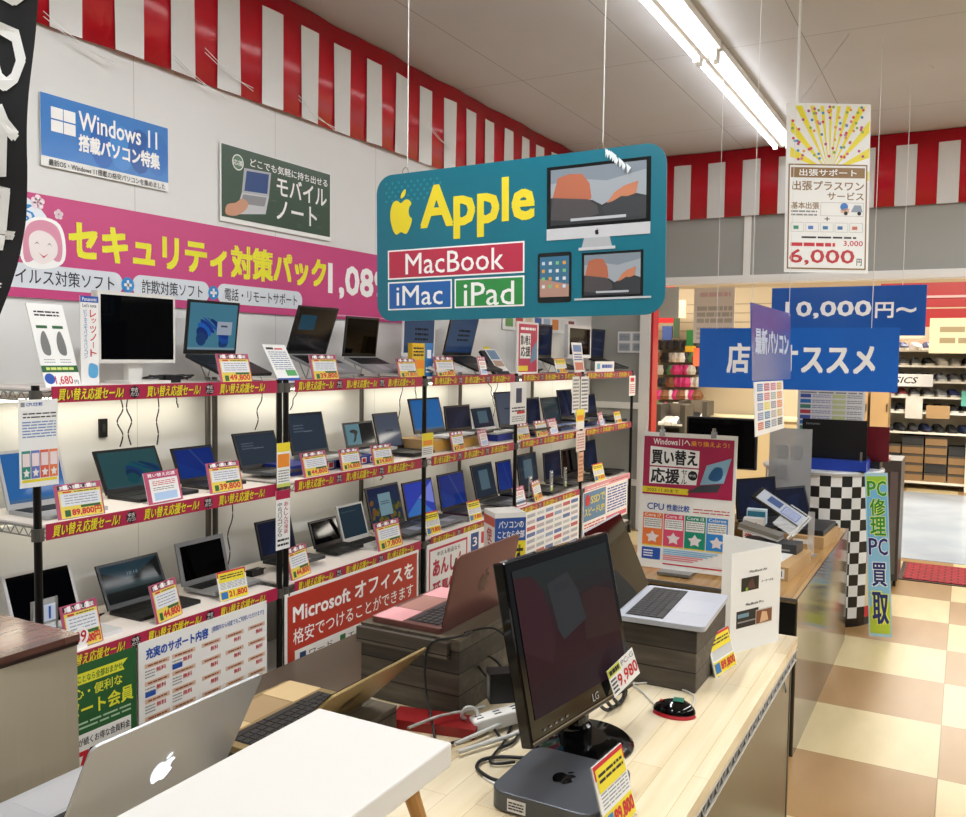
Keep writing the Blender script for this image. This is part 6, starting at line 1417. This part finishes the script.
for (x0, y0, x1, y1, Yg, cc, lb) in ((662, 326, 672, 340, 10.6, '#28386A', 'small navy sign on the back wall of the shoe shop'), (673, 318, 679, 338, 10.6, '#2A3A20', 'dark green bag hanging in the shoe shop'), (686, 330, 693, 352, 11.5, '#2A7A3A', 'bright green bag hanging in the shoe shop'), (685, 346, 695, 352, 11.4, '#D8A820', 'yellow bag hanging in the shoe shop'), (693, 348, 700, 366, 11.3, '#D85A30', 'orange tag hanging in the shoe shop'), (679, 300, 686, 318, 10.9, '#D8C090', 'small cream banner in the shoe shop')):
    a, c = PY(x0, y1, Yg), PY(x1, y0, Yg); carton(fr((a.x, Yg, a.z), (1, 0, 0), (0, 0, 1)), c.x-a.x, .04, c.z-a.z, mat(cc, .6), lb, None, None, 'hanging_item', 'hanging item')
b = MB(); b.box(-4.6, -2.2, 12.0, 12.05, 0, 2.6, mat('#B8A88C', .7)); 
for i in range(10): b.box(-4.6, -2.2, 11.995, 12.0, 1.3+.12*i, 1.31+.12*i, mat('#8C7C64', .7))
tag(b.build('slatted_wall'), 'beige slatted display wall behind the narrow shoe racks', 'display wall')
for k in range(6):
    x = PY(668, 430, 9.9).x-.12+.16*(k % 2); z = .0+.14*(k//2)
    carton(rz((x, 9.8, .30+z)), .15, .25, .13, mat('#B8C8A0' if k % 3 else '#E0DCD0', .6), 'pale green shoe carton in the low stack at the left of the opening', 'pale green cartons', None, 'shoe_carton')
b = MB(); x = PY(668, 430, 9.9).x; b.box(x-.16, x+.24, 9.78, 10.08, 0, .30, mat('#8A7E6C', .6)); tag(b.build('low_bench'), 'low bench under the pale green cartons', 'bench')
# stock shelf and cream counter in the middle
a, c = PY(700, 420, 12.8), PY(762, 420, 12.8)
shopshelf(a.x, c.x, 12.8, .35, [.5, .8, 1.08, 1.36], 'dark stock shelf with small boxes behind the cream mall counter', '#4A3E30', '#5A4A38', 2)
for ri, z in enumerate((.8, 1.08)):
    k = 0; x = a.x+.06
    while x < c.x-.12:
        w_ = rr.uniform(.07, .13); hh = rr.uniform(.08, .2); g = x > c.x-.35
        carton(rz((x, 12.84, z)), w_-.01, .2, hh, mat('#7CA848' if g and ri == 0 else ('#5A9A80' if g else rr.choice(['#B8A484', '#D8D0C0', '#8A7048', '#C8BCA4', '#5A5048'])), .6), ('green' if g else 'small brown or cream')+f' box on the {"lower" if ri == 0 else "upper"} stock shelf row', f'{"green" if g else "small"} boxes on the {"lower" if ri == 0 else "upper"} stock row', None, 'stock_box')
        x += w_
a, c = PY(690, 432, 11.4), PY(762, 418, 11.4)
t = thing('mall_counter', 'cream counter in the mall behind the wide black monitor', 'counter', rz((a.x, 11.4, 0)))
b = MB(); b.box(0, 1.6, 0, .5, 0, c.z-.03, mat('#C4B088', .5)); b.build('body', t); b = MB(); b.box(-.02, 1.62, -.02, .52, c.z-.03, c.z, mat('#E0D2AC', .4)); b.build('top', t)

# more goods in the mall shops
for k, (x0, x1, y0, y1, Yg) in enumerate(((657, 700, 340, 430, 11.8),)):
    cols = ['#1A1A1C', '#E4DED4', '#D83A80', '#3A3A3E', '#C0B8AC', '#8A5A3A', '#2A2A30', '#5A8A5A', '#F0ECE4']
    for r_ in range(7):
        for c_ in range(8):
            px = x0+5.4*c_; py = y0+12.5*r_+6
            p = PY(px, py, Yg); cc = cols[(r_*5+c_*3+(r_*c_) % 4) % 9]
            if r_ in (2, 3) and 3 <= c_ <= 5: cc = '#D83A80'
            b = MB(); w_ = .05+.02*((r_+c_) % 3); b.cyl((0, 0, .08), (0, 0, .0), w_*.5, mat(cc, .6), 8, w_); b.cyl((0, 0, 0), (0, 0, -.05), w_, mat(cc, .6), 8, w_*.7)
            names = {'#1A1A1C': 'black', '#E4DED4': 'cream', '#D83A80': 'pink', '#3A3A3E': 'dark grey', '#C0B8AC': 'beige', '#8A5A3A': 'brown', '#2A2A30': 'charcoal', '#5A8A5A': 'green', '#F0ECE4': 'white'}
            tag(b.build('hanging_pouch', None, rz((p.x, 11.93, p.z))), f'small {names[cc]} pouch hanging on the slatted display wall of the shoe shop', 'pouch', f'{names[cc]} pouches on the slatted wall')
